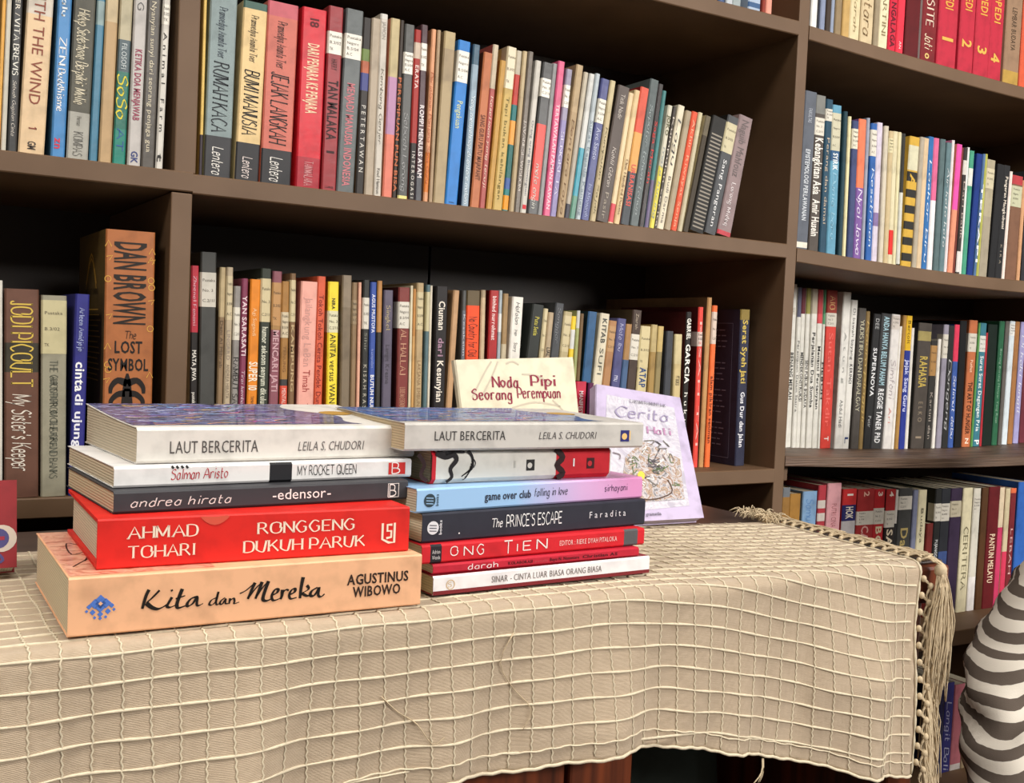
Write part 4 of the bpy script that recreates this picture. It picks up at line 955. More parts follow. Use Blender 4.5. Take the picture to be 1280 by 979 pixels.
# ------------------------------------------------------------------ the two stacks on the desk
STK = 'books stacked on the runner'
class Lying:
    def __init__(s, x, y, z0, psi, T, L, Wd, z_gap=.02):
        s.d = np.array([math.cos(psi), math.sin(psi), 0]); s.o = np.array([x, y, z0 + z_gap]); s.T, s.L, s.W = T, L, Wd
        e = (-math.sin(psi), math.cos(psi), 0); r = s.o + s.d * L
        s.M = Matrix(((0, e[0], -s.d[0], r[0]), (0, e[1], -s.d[1], r[1]), (1, 0, 0, r[2]), (0, 0, 0, 1)))
    def u(s, px):                            # photo column to distance from the head of the spine
        a = (px - 640) * CF - FPX * CR; p = s.o + np.array([0, 0, s.T / 2]) - CP
        return -(p @ a) / (s.d @ a)
    def t(s, mb, x0, x1, v, h, col, style, txt):
        a, b = s.u(x0), s.u(x1); mb.text(txt, (v * s.T, -E_, s.L - a), (0, 0, -1), (1, 0, 0), b - a, h * s.T, INK(col), style)
    def ln(s, mb, pts, w, col, sm=True):     # brush line given as (column, height share) points
        P = [(s.u(x), v * s.T) for x, v in pts]
        mb.line(smooth(P) if sm else P, (0, -E_, s.L), (0, 0, -1), (1, 0, 0), w, INK(col))
    def band(s, x0, x1, col): return (s.L - s.u(x1), s.L - s.u(x0), col)
def disc(mb, c, r, ex, ey, m, n=18, r0=0.0):
    c = np.array(c, float); ex = np.array(ex, float); ey = np.array(ey, float)
    if r0 == 0: mb.add([c + ex * r * math.cos(a) + ey * r * math.sin(a) for a in np.linspace(0, 6.283, n, endpoint=False)], [tuple(range(n))], m)
    else:
        V = [c + (ex * math.cos(a) + ey * math.sin(a)) * rr for a in np.linspace(0, 6.283, n, endpoint=False) for rr in (r0, r)]
        mb.add(V, [(2 * i, 2 * i + 1, (2 * i + 3) % (2 * n), (2 * i + 2) % (2 * n)) for i in range(n)], m)
def sq(mb, b, x, v, w, h, col, dx=-E_ * .9):
    a = b.u(x); mb.add([(v * b.T + sy * h / 2, dx, b.L - a - sx * w / 2) for sx, sy in ((-1, -1), (1, -1), (1, 1), (-1, 1))], [(0, 1, 2, 3)], INK(col))
def laut_front(boundary, stops, flare, name):
    am = art(name, stops, 40, 3.0, stretch=(1, 1.6, .55))
    def f(mb, T, H, D):
        n = 16
        def X(y): return T + flare * (y / D) ** 1.7 + .03
        V = []; F = []
        for i in range(n + 1):
            for j in range(n + 1):
                y = D * .99 * (.10 + .9 * j / n); zlo = H * (boundary + .05 * math.sin(y * .7) - .10 * (1 - j / n) ** 2); z = zlo + (H * .995 - zlo) * i / n
                V.append((X(y), y, z))
        F = [(i * (n + 1) + j, i * (n + 1) + j + 1, (i + 1) * (n + 1) + j + 1, (i + 1) * (n + 1) + j) for i in range(n) for j in range(n)]
        mb.add(V, F, am)
        r = random.Random(4)
        for k in range(120):
            y = r.uniform(.12, .95) * D; z = r.uniform(boundary + .2, .98) * H; w = r.uniform(.06, .3)
            c = r.choice(('e6c83c', 'd2d7f0', 'b45aa0', '6eaadc', 'e6a578', '785aaa', '5a8c78', '191923', '23232d', '2d2d46', '8c96d2', 'a0aae6'))
            p = smooth([(y, z), (y + r.uniform(-.5, .5), z - r.uniform(.3, 1.2)), (y + r.uniform(-.9, .9), z - r.uniform(1, 3.2))], 2)
            V2, F2 = ribbon2(p, lambda t, u: w * (1 - u * .8)); mb.add([(X(min(D, max(0, a[0]))) + .01, a[0], a[1]) for a in V2], F2, INK(c))
        g = INK('b48c46')
        mb.add([(X(D * .6 + 1.15 * math.sin(a)) + .01, D * .6 + 1.15 * math.sin(a), H * .13 + 1.3 * math.cos(a)) for a in np.linspace(0, 6.283, 20, endpoint=False)], [tuple(range(20))], g)
    return f
def pub_square(mb, b, x, w=.95, h=1.15, c1='2a2a55', c2='e6c882'):
    sq(mb, b, x, .48, w, h, c1); a = b.L - b.u(x)
    disc(mb, (.46 * b.T, -E_ * 1.1, a + .05), .26, (1, 0, 0), (0, 0, 1), INK(c2)); sq(mb, b, x + 6, .5, .12, h * .8, c2, -E_ * 1.05)
def mk(b, col, label, **k):
    return book(b.M, b.T, b.L, b.W, col, label=label, group=STK, **k)

KITA = [(.24, (122,212, 105,250, 85,325)), (.2, (185,215, 140,262, 108,290)), (.24, (108,290, 140,315, 175,325, 205,315, 235,295)), (.2, (260,255, 240,290, 232,308, 250,315, 285,300)), (.3, (252,218, 264,212)),
        (.24, (320,205, 300,260, 290,300, 300,318, 340,305)), (.18, (282,264, 338,245)), (.2, (408,250, 375,262, 352,290, 355,308, 385,290, 410,250, 408,295, 420,303, 445,290)),
        (.14, (525,255, 495,270, 482,295, 500,298, 525,270, 535,220)), (.14, (535,220, 522,280, 530,297, 545,285)), (.14, (575,255, 553,272, 545,290, 560,292, 580,260, 578,288, 595,290)), (.14, (605,258, 600,292)), (.14, (602,275, 625,258, 632,275, 630,290, 660,280)),
        (.18, (662,230, 700,210, 750,165)), (.24, (750,165, 735,200, 710,262)), (.14, (712,258, 750,205, 792,160)), (.24, (792,160, 775,210, 755,260)), (.14, (757,255, 795,195, 830,155)), (.24, (830,155, 810,215, 800,262, 820,272, 850,260)),
        (.2, (850,240, 880,225, 890,205, 870,205, 852,240, 860,268, 890,262, 915,245)), (.22, (915,205, 912,240, 905,262)), (.18, (910,228, 935,205, 952,210)), (.2, (955,235, 985,220, 990,200, 970,205, 955,235, 965,258, 1000,250)),
        (.24, (1035,130, 1025,190, 1020,255)), (.18, (1058,178, 1070,200, 1030,225)), (.2, (1030,225, 1060,240, 1085,235)), (.22, (1122,190, 1090,210, 1080,235, 1100,240, 1120,215, 1132,190, 1128,235, 1145,245, 1165,228))]
zc = ZD + .46
b = Lying(-100.93, -46.38, zc, -.01, 3.42, 22.2, 14.8)
def sp(mb, T, H, D, b=b):
    k = '1e1814'
    for wd, st in KITA:
        P = []
        for k_ in range(0, len(st), 2):
            px, py = 160 + st[k_] / 4.74, 700 + st[k_ + 1] / 4.74
            tp, bt = 732 - .077 * (px - 85.5), 806 - .1017 * (px - 83); P.append((px, (bt - py) / (bt - tp)))
        b.ln(mb, P, lambda t, u, wd=wd: wd * (.42 + .75 * abs(t[0] * .45 - t[1] * .89)) * (1 - .35 * u), k)
    b.t(mb, 434, 510.5, .51, .19, '32231c', 'b', 'AGUSTINUS'); b.t(mb, 441.5, 501, .27, .19, '32231c', 'b', 'WIBOWO')
    c = '5078c8'; xs = b.u(125.5)
    def dia(x, v, r, hole=0):
        z = b.L - xs - x
        P = [(.48 * b.T + v + r * math.cos(a), -E_, z + r * math.sin(a)) for a in np.linspace(0, 6.283, 4, endpoint=False)]
        mb.add(P, [(0, 1, 2, 3)], INK(c))
        if hole: mb.add([(.48 * b.T + v + r * .42 * math.cos(a), -E_ * 1.3, z + r * .42 * math.sin(a)) for a in np.linspace(0, 6.283, 4, endpoint=False)], [(0, 1, 2, 3)], INK('f2b78d'))
    for dx, dv in ((0, .42), (0, -.02), (-.3, .2), (.3, .2)): dia(dx, dv, .3, 0)
    dia(0, .2, .3, 1)
    for dx, dv, r in ((-.62, .05, .15), (.62, .05, .15), (-.42, -.28, .17), (.42, -.28, .17), (0, -.42, .17), (-.75, -.2, .1), (.75, -.2, .1), (0, -.66, .11), (-.3, -.6, .1), (.3, -.6, .1)): dia(dx, dv, r)
def fr_kita(mb, T, H, D):
    am = art('map_print', [(.3, 'b9694b'), (.45, 'e1967d'), (.6, 'f0b496'), (.72, 'cd7d5a')], 70, 2)
    mb.add([(T + .02, y, z) for y, z in ((.5, H * .62), (D * .99, H * .62), (D * .99, H * .995), (.5, H * .995))], [(0, 1, 2, 3)], am)
    O = (T + .035, 0, 0)
    for P in ([(D * .3, H * .93), (D * .5, H * .9), (D * .45, H * .95), (D * .7, H * .94), (D * .6, H * .9)], [(D * .2, H * .97), (D * .35, H * .91), (D * .3, H * .87), (D * .55, H * .86)]):
        mb.line(smooth(P), O, (0, 1, 0), (0, 0, 1), .1, INK('46231e'))
    for k in range(8): mb.line([(D * (.15 + .1 * k), H * .99), (D * (.12 + .1 * k), H * (.9 + .01 * (k % 3)))], O, (0, 1, 0), (0, 0, 1), .05, INK('965037'))
mk(b, 'f2b78d', 'thick peach paperback at the bottom of the taller red-topped stack, handwritten black title', spine=sp, front=fr_kita, cham=.1, paper='d7c8a8'); zc += 3.46
b = Lying(-99.17, -44.87, zc, -.025, 3.0, 20.0, 12.8)
def sp(mb, T, H, D, b=b):
    k = 'f0dcc8'
    b.t(mb, 160, 250, .59, .235, k, 's', 'AHMAD'); b.t(mb, 160, 247.5, .2, .235, k, 's', 'TOHARI')
    b.t(mb, 322.5, 446, .56, .235, k, 's', 'RONGGENG'); b.t(mb, 305.5, 459, .18, .235, k, 's', 'DUKUH PARUK')
    w = lambda t, u: .16
    b.ln(mb, [(478, .66), (478, .3), (486, .22), (493, .22), (493, .66)], w, k, False); b.ln(mb, [(490, .62), (484, .62), (484, .48), (489, .48), (489, .34), (483, .32)], w, k, False)
    b.ln(mb, [(250, .97), (268, .88), (286, .97)], lambda t, u: .5 * math.sin(3.1 * u) + .02, 'd25541')
mk(b, 'd7261f', 'thick red hardcover with cream serif capitals, second from the bottom of its stack', spine=sp, hard=True, cham=.1, paper='d2c6ac'); zc += 3.04
b = Lying(-98.03, -43.42, zc, .06, 1.35, 20.2, 12.6)
def sp(mb, T, H, D, b=b):
    b.t(mb, 163, 291, .28, .38, 'dcd7d2', 'ri', 'andrea hirata'); b.t(mb, 340, 414, .3, .5, 'f0ebe6', 'n', '-edensor-')
    b.t(mb, 487, 496, .2, .6, 'e6e1dc', 'r', 'B'); b.ln(mb, [(485, .15), (485, .85), (498, .85), (498, .15), (485, .15)], lambda t, u: .06, 'e6e1dc', False)
mk(b, '3a3a3e', 'slim charcoal paperback with white lettering lying on the thick red hardcover', spine=sp, paper='cbb998'); zc += 1.4
b = Lying(-97.82, -42.2, zc, .06, 1.3, 20.8, 12.7)
def sp(mb, T, H, D, b=b):
    b.t(mb, 214, 286, .32, .5, 'b4323c', 'c', 'Salman Aristo'); b.t(mb, 372, 446, .3, .5, '1e1c1e', 'r', 'MY ROCKET QUEEN')
    sq(mb, b, 496, .5, 1.35, .85, 'c82d28'); b.t(mb, 490, 501, .22, .6, 'f0e6e1', 'r', 'B')
    for k in range(4): b.ln(mb, [(214 + 6 * k, .98), (217 + 6 * k, .86)], lambda t, u: .15, '28282a', False)
mk(b, 'e6e4e2', 'slim white paperback with black centre block and small red tab on its spine', spine=sp, bands=[b.band(337, 365, '1e1e22')], paper='cfc0a4'); zc += 1.35
b = Lying(-96.33, -41.3, zc, .06, 2.3, 19.9, 13.6)
def sp(mb, T, H, D, b=b):
    b.t(mb, 211.5, 323, .27, .34, '504c4a', 'n', 'LAUT BERCERITA'); b.t(mb, 372, 454.5, .27, .27, '64605e', 'ni', 'LEILA S. CHUDORI')
    pub_square(mb, b, 496, .8, .75, '3c325f', 'b98c96')
mk(b, 'dad6ce', 'worn white paperback with bright painted cover topping the stack on the peach book', spine=sp, flare=.55, cham=.2, paper='cdbfa6',
   front=laut_front(.24, [(.3, '1c1c26'), (.4, '3c3c5f'), (.47, '6e73aa'), (.53, '1e1e28'), (.6, '9ba5d2'), (.68, '4b3c5a'), (.78, 'b4aa6e')], .55, 'sea_painting'))

zc = ZD + .46
b = Lying(-76.8, -44.67, zc, .046, 1.36, 19.83, 13.5)
def sp(mb, T, H, D, b=b):
    b.t(mb, 614, 752, .38, .34, '78706e', 'n', 'SINAR - CINTA LUAR BIASA ORANG BIASA')
    disc(mb, (.5 * T, -E_, b.L - b.u(563)), .36, (1, 0, 0), (0, 0, 1), INK('c8aa78'), 16, .3); b.t(mb, 560, 566, .38, .26, 'c8aa78', 'r', 'S')
def side(mb, T, H, D): mb.add([(x, -E_ * .6, z) for x, z in ((.02, 0), (.3, 0), (.3, H), (.02, H))], [(3, 2, 1, 0)], INK('782328'))
def sp2(mb, T, H, D, f=sp): f(mb, T, H, D); side(mb, T, H, D)
mk(b, 'ece9ea', 'white spined paperback with dark red lower edge at the bottom of the seven-book stack', spine=sp2, covers='8c2830', paper='c8b48c'); zc += 1.4
b = Lying(-76.7, -44.36, zc, .035, .72, 18.65, 13.5)
def sp(mb, T, H, D, b=b):
    b.t(mb, 585, 625, .25, .55, 'f0dcdc', 'r', 'darah'); b.t(mb, 635, 666, .35, .3, '50141c', 'b', 'KOLABORASI'); b.t(mb, 668, 685, .35, .25, 'b9505a', 'n', 'penulis'); b.t(mb, 687, 724, .35, .32, '50141c', 'b', 'Bayu N. Nusantara'); b.t(mb, 728, 772, .35, .32, '50141c', 'b', 'Christian AS')
mk(b, 'be2337', 'very thin crimson paperback lying on the white one at the stack bottom', spine=sp); zc += .77
b = Lying(-77.58, -44.26, zc, .055, 1.34, 20.45, 13.5)
def sp(mb, T, H, D, b=b):
    wh = 'f5e6e1'
    for c, x0, x1, v, h in (('O', 563, 574, .35, .48), ('N', 580, 593, .3, .48), ('G', 596, 607, .3, .52), ('T', 630, 642, .2, .7), ('I', 645, 650, .28, .4), ('E', 654, 666, .3, .5), ('N', 671, 686, .3, .55)): b.t(mb, x0, x1, v, h, wh, 'r', c)
    b.t(mb, 699, 771, .38, .28, 'f0c8c3', 'n', 'EDITOR : RIEKE DYAH PITALOKA')
    b.t(mb, 540, 550, .52, .2, 'd7d2d2', 'n', 'Adrian'); b.t(mb, 540, 550, .22, .2, 'd7d2d2', 'n', 'Wenda')
mk(b, 'd2232d', 'red paperback with scattered white capitals and a frayed grey spine end', spine=sp, bands=[b.band(538, 552, '28242a'), b.band(780, 797, '5a5a5c')]); zc += 1.38
b = Lying(-77.35, -43.7, zc, .08, 2.1, 21.1, 13.8)
def icon(mb, b, x, col, bg):
    a = b.L - b.u(x); disc(mb, (.5 * b.T, -E_, a), .48, (1, 0, 0), (0, 0, 1), INK(col)); 
    for k in range(3): mb.line([(-.3, -.2 + .2 * k), (.3, -.25 + .2 * k)], (.5 * b.T, -E_ * 1.3, a), (0, 0, -1), (1, 0, 0), .06, INK(bg))
    mb.text('books', (.25 * b.T, -E_, b.L - b.u(x + 11)), (1, 0, 0), (0, 0, 1), b.T * .5, .22, INK(col), 'b')
def sp(mb, T, H, D, b=b):
    b.t(mb, 614, 629, .36, .3, 'f0f0f0', 'c', 'The'); b.t(mb, 633, 703, .33, .42, 'f0f0f0', 'r', "PRINCE'S ESCAPE"); b.t(mb, 736, 782, .42, .24, 'dcdce1', 'n', 'F a r a d i t a')
    icon(mb, b, 541, 'dcdce1', '2e2f3a'); disc(mb, (.25 * T, -E_, b.L - b.u(574)), .06, (1, 0, 0), (0, 0, 1), INK('ffffff'), 8)
mk(b, '2e2f3a', 'thick dark slate paperback with white hand-drawn capitals in the middle of its stack', spine=sp); zc += 2.14
b = Lying(-77.84, -43.68, zc, .10, 1.72, 21.6, 13.8)
gm, N_, L_, B_ = newmat('blue_to_pink_print')
tc_ = N_.new('ShaderNodeTexCoord'); sx_ = N_.new('ShaderNodeSeparateXYZ'); rp_ = N_.new('ShaderNodeValToRGB'); L_.new(tc_.outputs['Object'], sx_.inputs[0])
mr_ = N_.new('ShaderNodeMapRange'); mr_.inputs[1].default_value = 0; mr_.inputs[2].default_value = .216; L_.new(sx_.outputs['Z'], mr_.inputs[0]); L_.new(mr_.outputs[0], rp_.inputs[0]); L_.new(rp_.outputs[0], B_.inputs['Base Color'])
e_ = rp_.color_ramp.elements; e_[0].position = .05; e_[0].color = (*lin('e196c8'), 1); e_[1].position = .6; e_[1].color = (*lin('9bc3eb'), 1); x_ = e_.new(.3); x_.color = (*lin('d7afdc'), 1); B_.inputs['Roughness'].default_value = .35
def sp(mb, T, H, D, b=b):
    b.t(mb, 606, 664, .36, .33, '323746', 'b', 'game over club'); b.t(mb, 668, 710, .4, .34, '3c4150', 'c', 'falling in love'); b.t(mb, 756, 785, .42, .3, '50375a', 'r', 'sirhayani')
    icon(mb, b, 537, '32414b', '9bc3eb')
mk(b, gm, 'pastel paperback fading from sky blue to pink along its spine', spine=sp, covers=gm, paper='cdbfa6'); zc += 1.76
b = Lying(-75.9, -42.0, zc, .05, 2.45, 16.5, 13.2)
def sp(mb, T, H, D, b=b):
    k = '1e1a1c'
    b.ln(mb, [(545, .95), (556, .82), (566, .86), (570, .7), (563, .45), (565, .2), (558, .05)], lambda t, u: .55 - .35 * u, k); b.ln(mb, [(556, .9), (568, .96), (580, .93)], lambda t, u: .35 - .2 * u, k)
    b.ln(mb, [(584, .98), (590, .75), (589, .45), (577, .2)], lambda t, u: .28 - .2 * u, k)
    for j in range(6): b.ln(mb, [(590 - j * .6, .75 - .08 * j), (594 - j * 2.4, .6 - .09 * j), (592 - j * 2.8, .45 - .07 * j)], lambda t, u: .12 - .08 * u, k)
    b.ln(mb, [(693, .98), (703, .7), (696, .45), (704, .2), (697, .03)], lambda t, u: .5, '2d1416'); b.ln(mb, [(522, .9), (530, .6), (526, .3), (534, .1)], lambda t, u: .3, '2d1416')
    sq(mb, b, 663, .48, .75, .85, '282624'); disc(mb, (.47 * T, -E_ * 1.2, b.L - b.u(662)), .22, (1, 0, 0), (0, 0, 1), INK('d2cdc3')); sq(mb, b, 738, .48, .75, .85, '3c1419'); disc(mb, (.47 * T, -E_ * 1.2, b.L - b.u(737)), .22, (1, 0, 0), (0, 0, 1), INK('be2832'))
    b.t(mb, 640, 646, .42, .2, 'bebab0', 'b', '1'); b.t(mb, 714, 719, .4, .24, 'f5e6e6', 'b', '1')
mk(b, 'd8d4ca', 'short white paperback with red ends and black brushed eyelashes along its spine', spine=sp, bands=[b.band(695, 762, 'c8202d'), b.band(530, 545, 'c8202d')], covers='c8202d', cham=.35, paper='b9a078'); zc += 2.5
x0 = x_at(506, -42.6, zc + 1); x1 = x_at(803.8, -42.6, zc + 1)
b = Lying(x0, -42.6, zc, 0.0, 2.0, x1 - x0, 13.2)
def sp(mb, T, H, D, b=b):
    b.t(mb, 542.5, 632, .37, .33, '3c3a3a', 'n', 'LAUT BERCERITA'); b.t(mb, 673, 745, .38, .27, '5a5656', 'ni', 'LEILA S. CHUDORI'); pub_square(mb, b, 781, .85, .9, '28286e', 'e6be78')
mk(b, 'c6c2bc', 'clean white paperback with blue painted cover topping the seven-book stack', spine=sp, flare=.15, cham=.15, paper='c8b491',
   front=laut_front(.2, [(.3, '1e1e3c'), (.42, '325aa0'), (.5, '5a8cc8'), (.56, '23233c'), (.64, '8c96c8'), (.74, '465a3c')], .15, 'ocean_painting'))

# ------------------------------------------------------------------ books standing on the desk behind the stacks
def standing(BL, BR, TL, TR, T, col, label, front=None, texts=(), glossy=False, bulge=0.0, paper=PAPER, covers=None):
    BL, BR, TL, TR = (np.array(p, float) for p in (BL, BR, TL, TR))
    Dp, Hh = np.linalg.norm(BR - BL), (np.linalg.norm(TL - BL) + np.linalg.norm(TR - BR)) / 2
    n0 = np.cross(TL - BL, BR - BL); n0 /= np.linalg.norm(n0)
    if n0[1] > 0: n0 = -n0
    def at(px, py):                          # photo point to (across, up) on the cover
        d = ray(px, py); p = CP + d * (((BL - CP) @ n0) / (d @ n0)); s, t = .5, .5
        for _ in range(12):
            f = BL * (1 - s) * (1 - t) + BR * s * (1 - t) + TL * (1 - s) * t + TR * s * t - p
            js = (BR - BL) * (1 - t) + (TR - TL) * t; jt = (TL - BL) * (1 - s) + (TR - BR) * s
            ds, dt = np.linalg.lstsq(np.stack([js, jt], 1), -f, rcond=None)[0]; s += ds; t += dt
        return s * Dp, t * Hh
    global AT
    AT = at
    r = book(Matrix.Translation(Vector(BL)), T, Hh, Dp, col, texts=texts, glossy=glossy, front=front, label=label, group='books standing behind the stacks', paper=paper, covers=covers, flare=.001)
    for ch in r.children:
        me = ch.data
        for v in me.vertices:
            x, y, z = (c / S for c in v.co); s, t = y / Dp, z / Hh
            p = BL * (1 - s) * (1 - t) + BR * s * (1 - t) + TL * (1 - s) * t + TR * s * t
            p = p + n0 * (x - T + bulge * math.sin(math.pi * min(1, max(0, s))) * t) - BL
            v.co = Vector(p * S)
        me.update()
    return r
ZS = ZD + .5
BL = np.array(onplane(596, 668, 2, ZS)); BL[1] = max(BL[1], -27); X = x_at(596, -25.5, ZS); BL = np.array([X, -25.5, ZS]); BR = np.array([x_at(738, -25.5, ZS), -25.5, ZS])
TL = onplane(568, 450, 1, -23.0); TR = onplane(716, 446.5, 1, -23.0)
def noda(mb, T, H, D):
    k = INK('8c1e3c'); x = T + .05
    at = AT
    for s, x0, x1, py, h in (('Noda', 616, 650, 484, 1.0), ('Pipi', 664, 697, 482.5, 1.0), ('Seorang', 591, 642, 499.5, 1.0), ('Perempuan', 647, 702, 497.5, 1.0)):
        y0, z = at(x0, py); y1, z1 = at(x1, py); e = np.array([0, y1 - y0, z1 - z]); e /= np.linalg.norm(e); mb.text(s, (x, y0, z), e, (0, -e[2], e[1]), math.hypot(y1 - y0, z1 - z), h, k, 'S')
    g = INK('c3b9a5')
    for P in ([(600, 500), (615, 470), (622, 452)], [(590, 497), (606, 465), (614, 452)], [(632, 455), (640, 452), (648, 456)], [(652, 468), (672, 470), (686, 480)], [(640, 510), (668, 503), (700, 508)], [(690, 500), (702, 512), (712, 525)]):
        mb.line(smooth([at(*p) for p in P]), (T + .03, 0, 0), (0, 1, 0), (0, 0, 1), .16, g)
standing(BL, BR, TL, TR, .8, 'e1d7bc', 'small cream paperback facing outward behind the seven-book stack, red fancy lettering', noda, paper='d2c8aa', texts=[(6.5, 1.5, '8c1e3c', .5, 's', 'NODA PIPI')])
ZS = ZD + 1.08
BL, BR = np.array([x_at(742, -26, ZS), -26, ZS]), np.array([x_at(880, -26.2, ZS), -26.2, ZS])
TL = onplane(745, 480, 1, -18.5); TR = onplane(850, 497, 1, -19.5)
def lilac(mb, T, H, D):
    x = T + .03
    silver = art('silver_emboss_glare', [(.35, 'b9b4c3'), (.5, 'd7d4dc'), (.6, 'c3becd'), (.7, 'ebebee')], 40, 3, .22, 1.0)  # embossed silver, its bright reflection painted into the pale colours
    pic = art('flower_print', [(.28, '646464'), (.4, 'afaaaf'), (.48, 'd2cdcd'), (.55, '96735f'), (.62, 'c8b4a0'), (.72, '6e6e73')], 60, 4, .25, .8)
    def patch(P, m, x=x): mb.add([(x, D * a, H * c) for a, c in P], [tuple(range(len(P)))], m)
    patch([(.08, .06), (.88, .10), (.9, .9), (.12, .93)], silver); patch([(.22, .13), (.84, .15), (.86, .47), (.5, .6), (.3, .47)], pic, x + .07)
    ink = INK('9b91af'); g = INK('6e6978')
    mb.text('LAKSMI PAMUNTJAK', (x + .09, D * .38, H * .89), (0, 1, 0), (0, 0, 1), D * .42, .4, g, 's'); mb.text('Cerita', (x + .09, D * .2, H * .77), (0, 1, 0), (0, 0, 1), D * .62, 1.2, ink, 'c'); mb.text('Hati', (x + .09, D * .55, H * .66), (0, 1, 0), (0, 0, 1), D * .28, .8, INK('b487aa'), 'S')
    r = random.Random(9)
    for k in range(46):
        a, c = r.gauss(.55, .13), r.gauss(.42, .09)
        P = [(D * a, H * c), (D * (a + r.uniform(-.06, .06)), H * (c + r.uniform(-.03, .04))), (D * (a + r.uniform(-.07, .07)), H * (c + r.uniform(-.04, .05)))]
        mb.line(smooth(P), (x + .11, 0, 0), (0, 1, 0), (0, 0, 1), .12, INK(r.choice(('5a555a', '78736e', 'e6e1dc', '82787d', '64734f'))))
    mb.line(smooth([(D * .25, H * .2), (D * .5, H * .15), (D * .72, H * .2), (D * .7, H * .3)]), (x + .11, 0, 0), (0, 1, 0), (0, 0, 1), .16, INK('5a463c'))
    disc(mb, (x + .12, D * .44, H * .33), .5, (0, 1, 0), (0, 0, 1), INK('e6c850'), 10)
    mb.text('gramedia', (x + .09, D * .46, H * .035), (0, 1, 0), (0, 0, 1), D * .14, .35, g, 'b')
standing(BL, BR, TL, TR, 1.4, 'c2b5d2', 'lilac wrapped paperback with silver embossed flowers, leaning back beside the seven-book stack', lilac, glossy=True, paper='c8bed2')
y_ = -15.5
for px0, px1, top, col, lb in ((719.5, 733.5, 477, 'c8324b', 'crimson thin book standing between the cream and lilac outward-facing books'), (735, 742.5, 479, '5f1e4b', 'thin plum book standing tucked against the lilac wrapped paperback')):
    x0 = onplane(px0, top + 20, 1, y_)[0]; x1 = onplane(px1, top + 20, 1, y_)[0]; zt = onplane(px0, top, 1, y_)[2]
    book(Matrix.Translation((x0, y_, ZD + .02)), x1 - x0 - .05, zt - ZD, 6, col, bands=[], texts=[(zt - ZD - 1, zt - ZD - 4, 'f0dcdc', .35, 'b', 'MANIFESTO')] if px0 < 730 else [], covers='321419', label=lb, group='books standing behind the stacks')
BR = onplane(21, 709, 2, ZS); BL = BR + np.array([-13.5, -.3, 0]); TR = onplane(21, 600, 1, BR[1] + 3.0); TL = TR + np.array([-13.5, -.3, 0])
def redfront(mb, T, H, D):
    O = (T + .04, 0, 0); cr = INK('c8b9aa'); bl = INK('4b4678')
    z = H * .33
    disc(mb, (T + .03, D - 1.0, z), 1.0, (0, 1, 0), (0, 0, 1), cr); disc(mb, (T + .045, D - 1.25, z), .75, (0, 1, 0), (0, 0, 1), bl); mb.line([(D - 4, z), (D - .8, z)], (T + .06, 0, 0), (0, 1, 0), (0, 0, 1), .28, INK('96283c'))
    mb.line(smooth([(D - 3.2, z - 1.8), (D - 1.6, z - 1.0), (D - .9, z - 1.6), (D - 1.8, z - 1.9)]), O, (0, 1, 0), (0, 0, 1), .2, bl)
standing(BL, BR, TL, TR, 1.3, '8c2328', 'dark red wrapped book with blue emblem standing at the cloth end', redfront, glossy=True, paper='d7d2c3', covers='8c2328')

# ------------------------------------------------------------------ person beside the desk in a striped shirt
def pt(px, py, Y): return np.array(onplane(px, py, 1, Y))
def skin(name, nodes, edges, m, parent=None, sub=2, root=0):
    me = bpy.data.meshes.new(name); me.from_pydata([tuple(np.array(n[0]) * S) for n in nodes], edges, [])
    o = bpy.data.objects.new(name, me); COL.objects.link(o)
    md = o.modifiers.new('skin', 'SKIN'); md.use_smooth_shade = True
    for i, v in enumerate(me.skin_vertices[0].data):
        r = nodes[i][1]; v.radius = tuple(k * S for k in (r if isinstance(r, tuple) else (r, r))); v.use_root = i == root
    sb = o.modifiers.new('sub', 'SUBSURF'); sb.levels = sub; sb.render_levels = sub
    dg = bpy.context.evaluated_depsgraph_get(); dg.update()
    nm = bpy.data.meshes.new_from_object(o.evaluated_get(dg)); nm.name = name
    o.modifiers.clear(); o.data = nm; nm.materials.clear(); nm.materials.append(m)
    nm.polygons.foreach_set('use_smooth', [True] * len(nm.polygons))
    if parent: o.parent = parent
    return o
SKIN = mat('b98a68', .5, 0, .05, 40)
sh = pt(1334, 735, -30); el = pt(1248, 868, -32); wr = pt(1258, 1040, -42)
bx = sh[0] + 19; hip = np.array([bx, -24, FLOOR + 26]); ch_ = np.array([bx, -26, sh[2] - 5]); neck = np.array([bx, -27, sh[2] + 4]); hd_ = np.array([bx, -26, sh[2] + 13])
sh2 = np.array([bx + 19, -30, sh[2]]); el2 = np.array([bx + 24, -36, sh[2] - 24]); wr2 = np.array([bx + 10, -52, sh[2] - 30])
kn = [np.array([bx - 10, -66, FLOOR + 47]), np.array([bx + 10, -66, FLOOR + 47])]; an = [np.array([bx - 10, -62, FLOOR + 8]), np.array([bx + 10, -62, FLOOR + 8])]
nodes = [(hip, 11.5), ((hip + ch_) / 2, 10.5), (ch_ - (0, 0, 3), 10.5), (neck - (0, 0, 1), 5.2), (hd_ - (0, 0, 4), 5.4), (hd_ + (0, 0, 1), 5.2), (hd_ + (0, 0, 4), 4.5),
         (sh, 4.6), (el, 3.7), (wr, 2.6), (sh2, 4.6), (el2, 3.7), (wr2, 2.6),
         (hip + (-9, -4, -3), 8.5), (kn[0], 5.6), (an[0], 3.6), (an[0] + (0, -13, -5), 2.6), (hip + (9, -4, -3), 8.5), (kn[1], 5.6), (an[1], 3.6), (an[1] + (0, -13, -5), 2.6)]
edges = [(0, 1), (1, 2), (2, 3), (3, 4), (4, 5), (5, 6), (2, 7), (7, 8), (8, 9), (2, 10), (10, 11), (11, 12), (0, 13), (13, 14), (14, 15), (15, 16), (0, 17), (17, 18), (18, 19), (19, 20)]
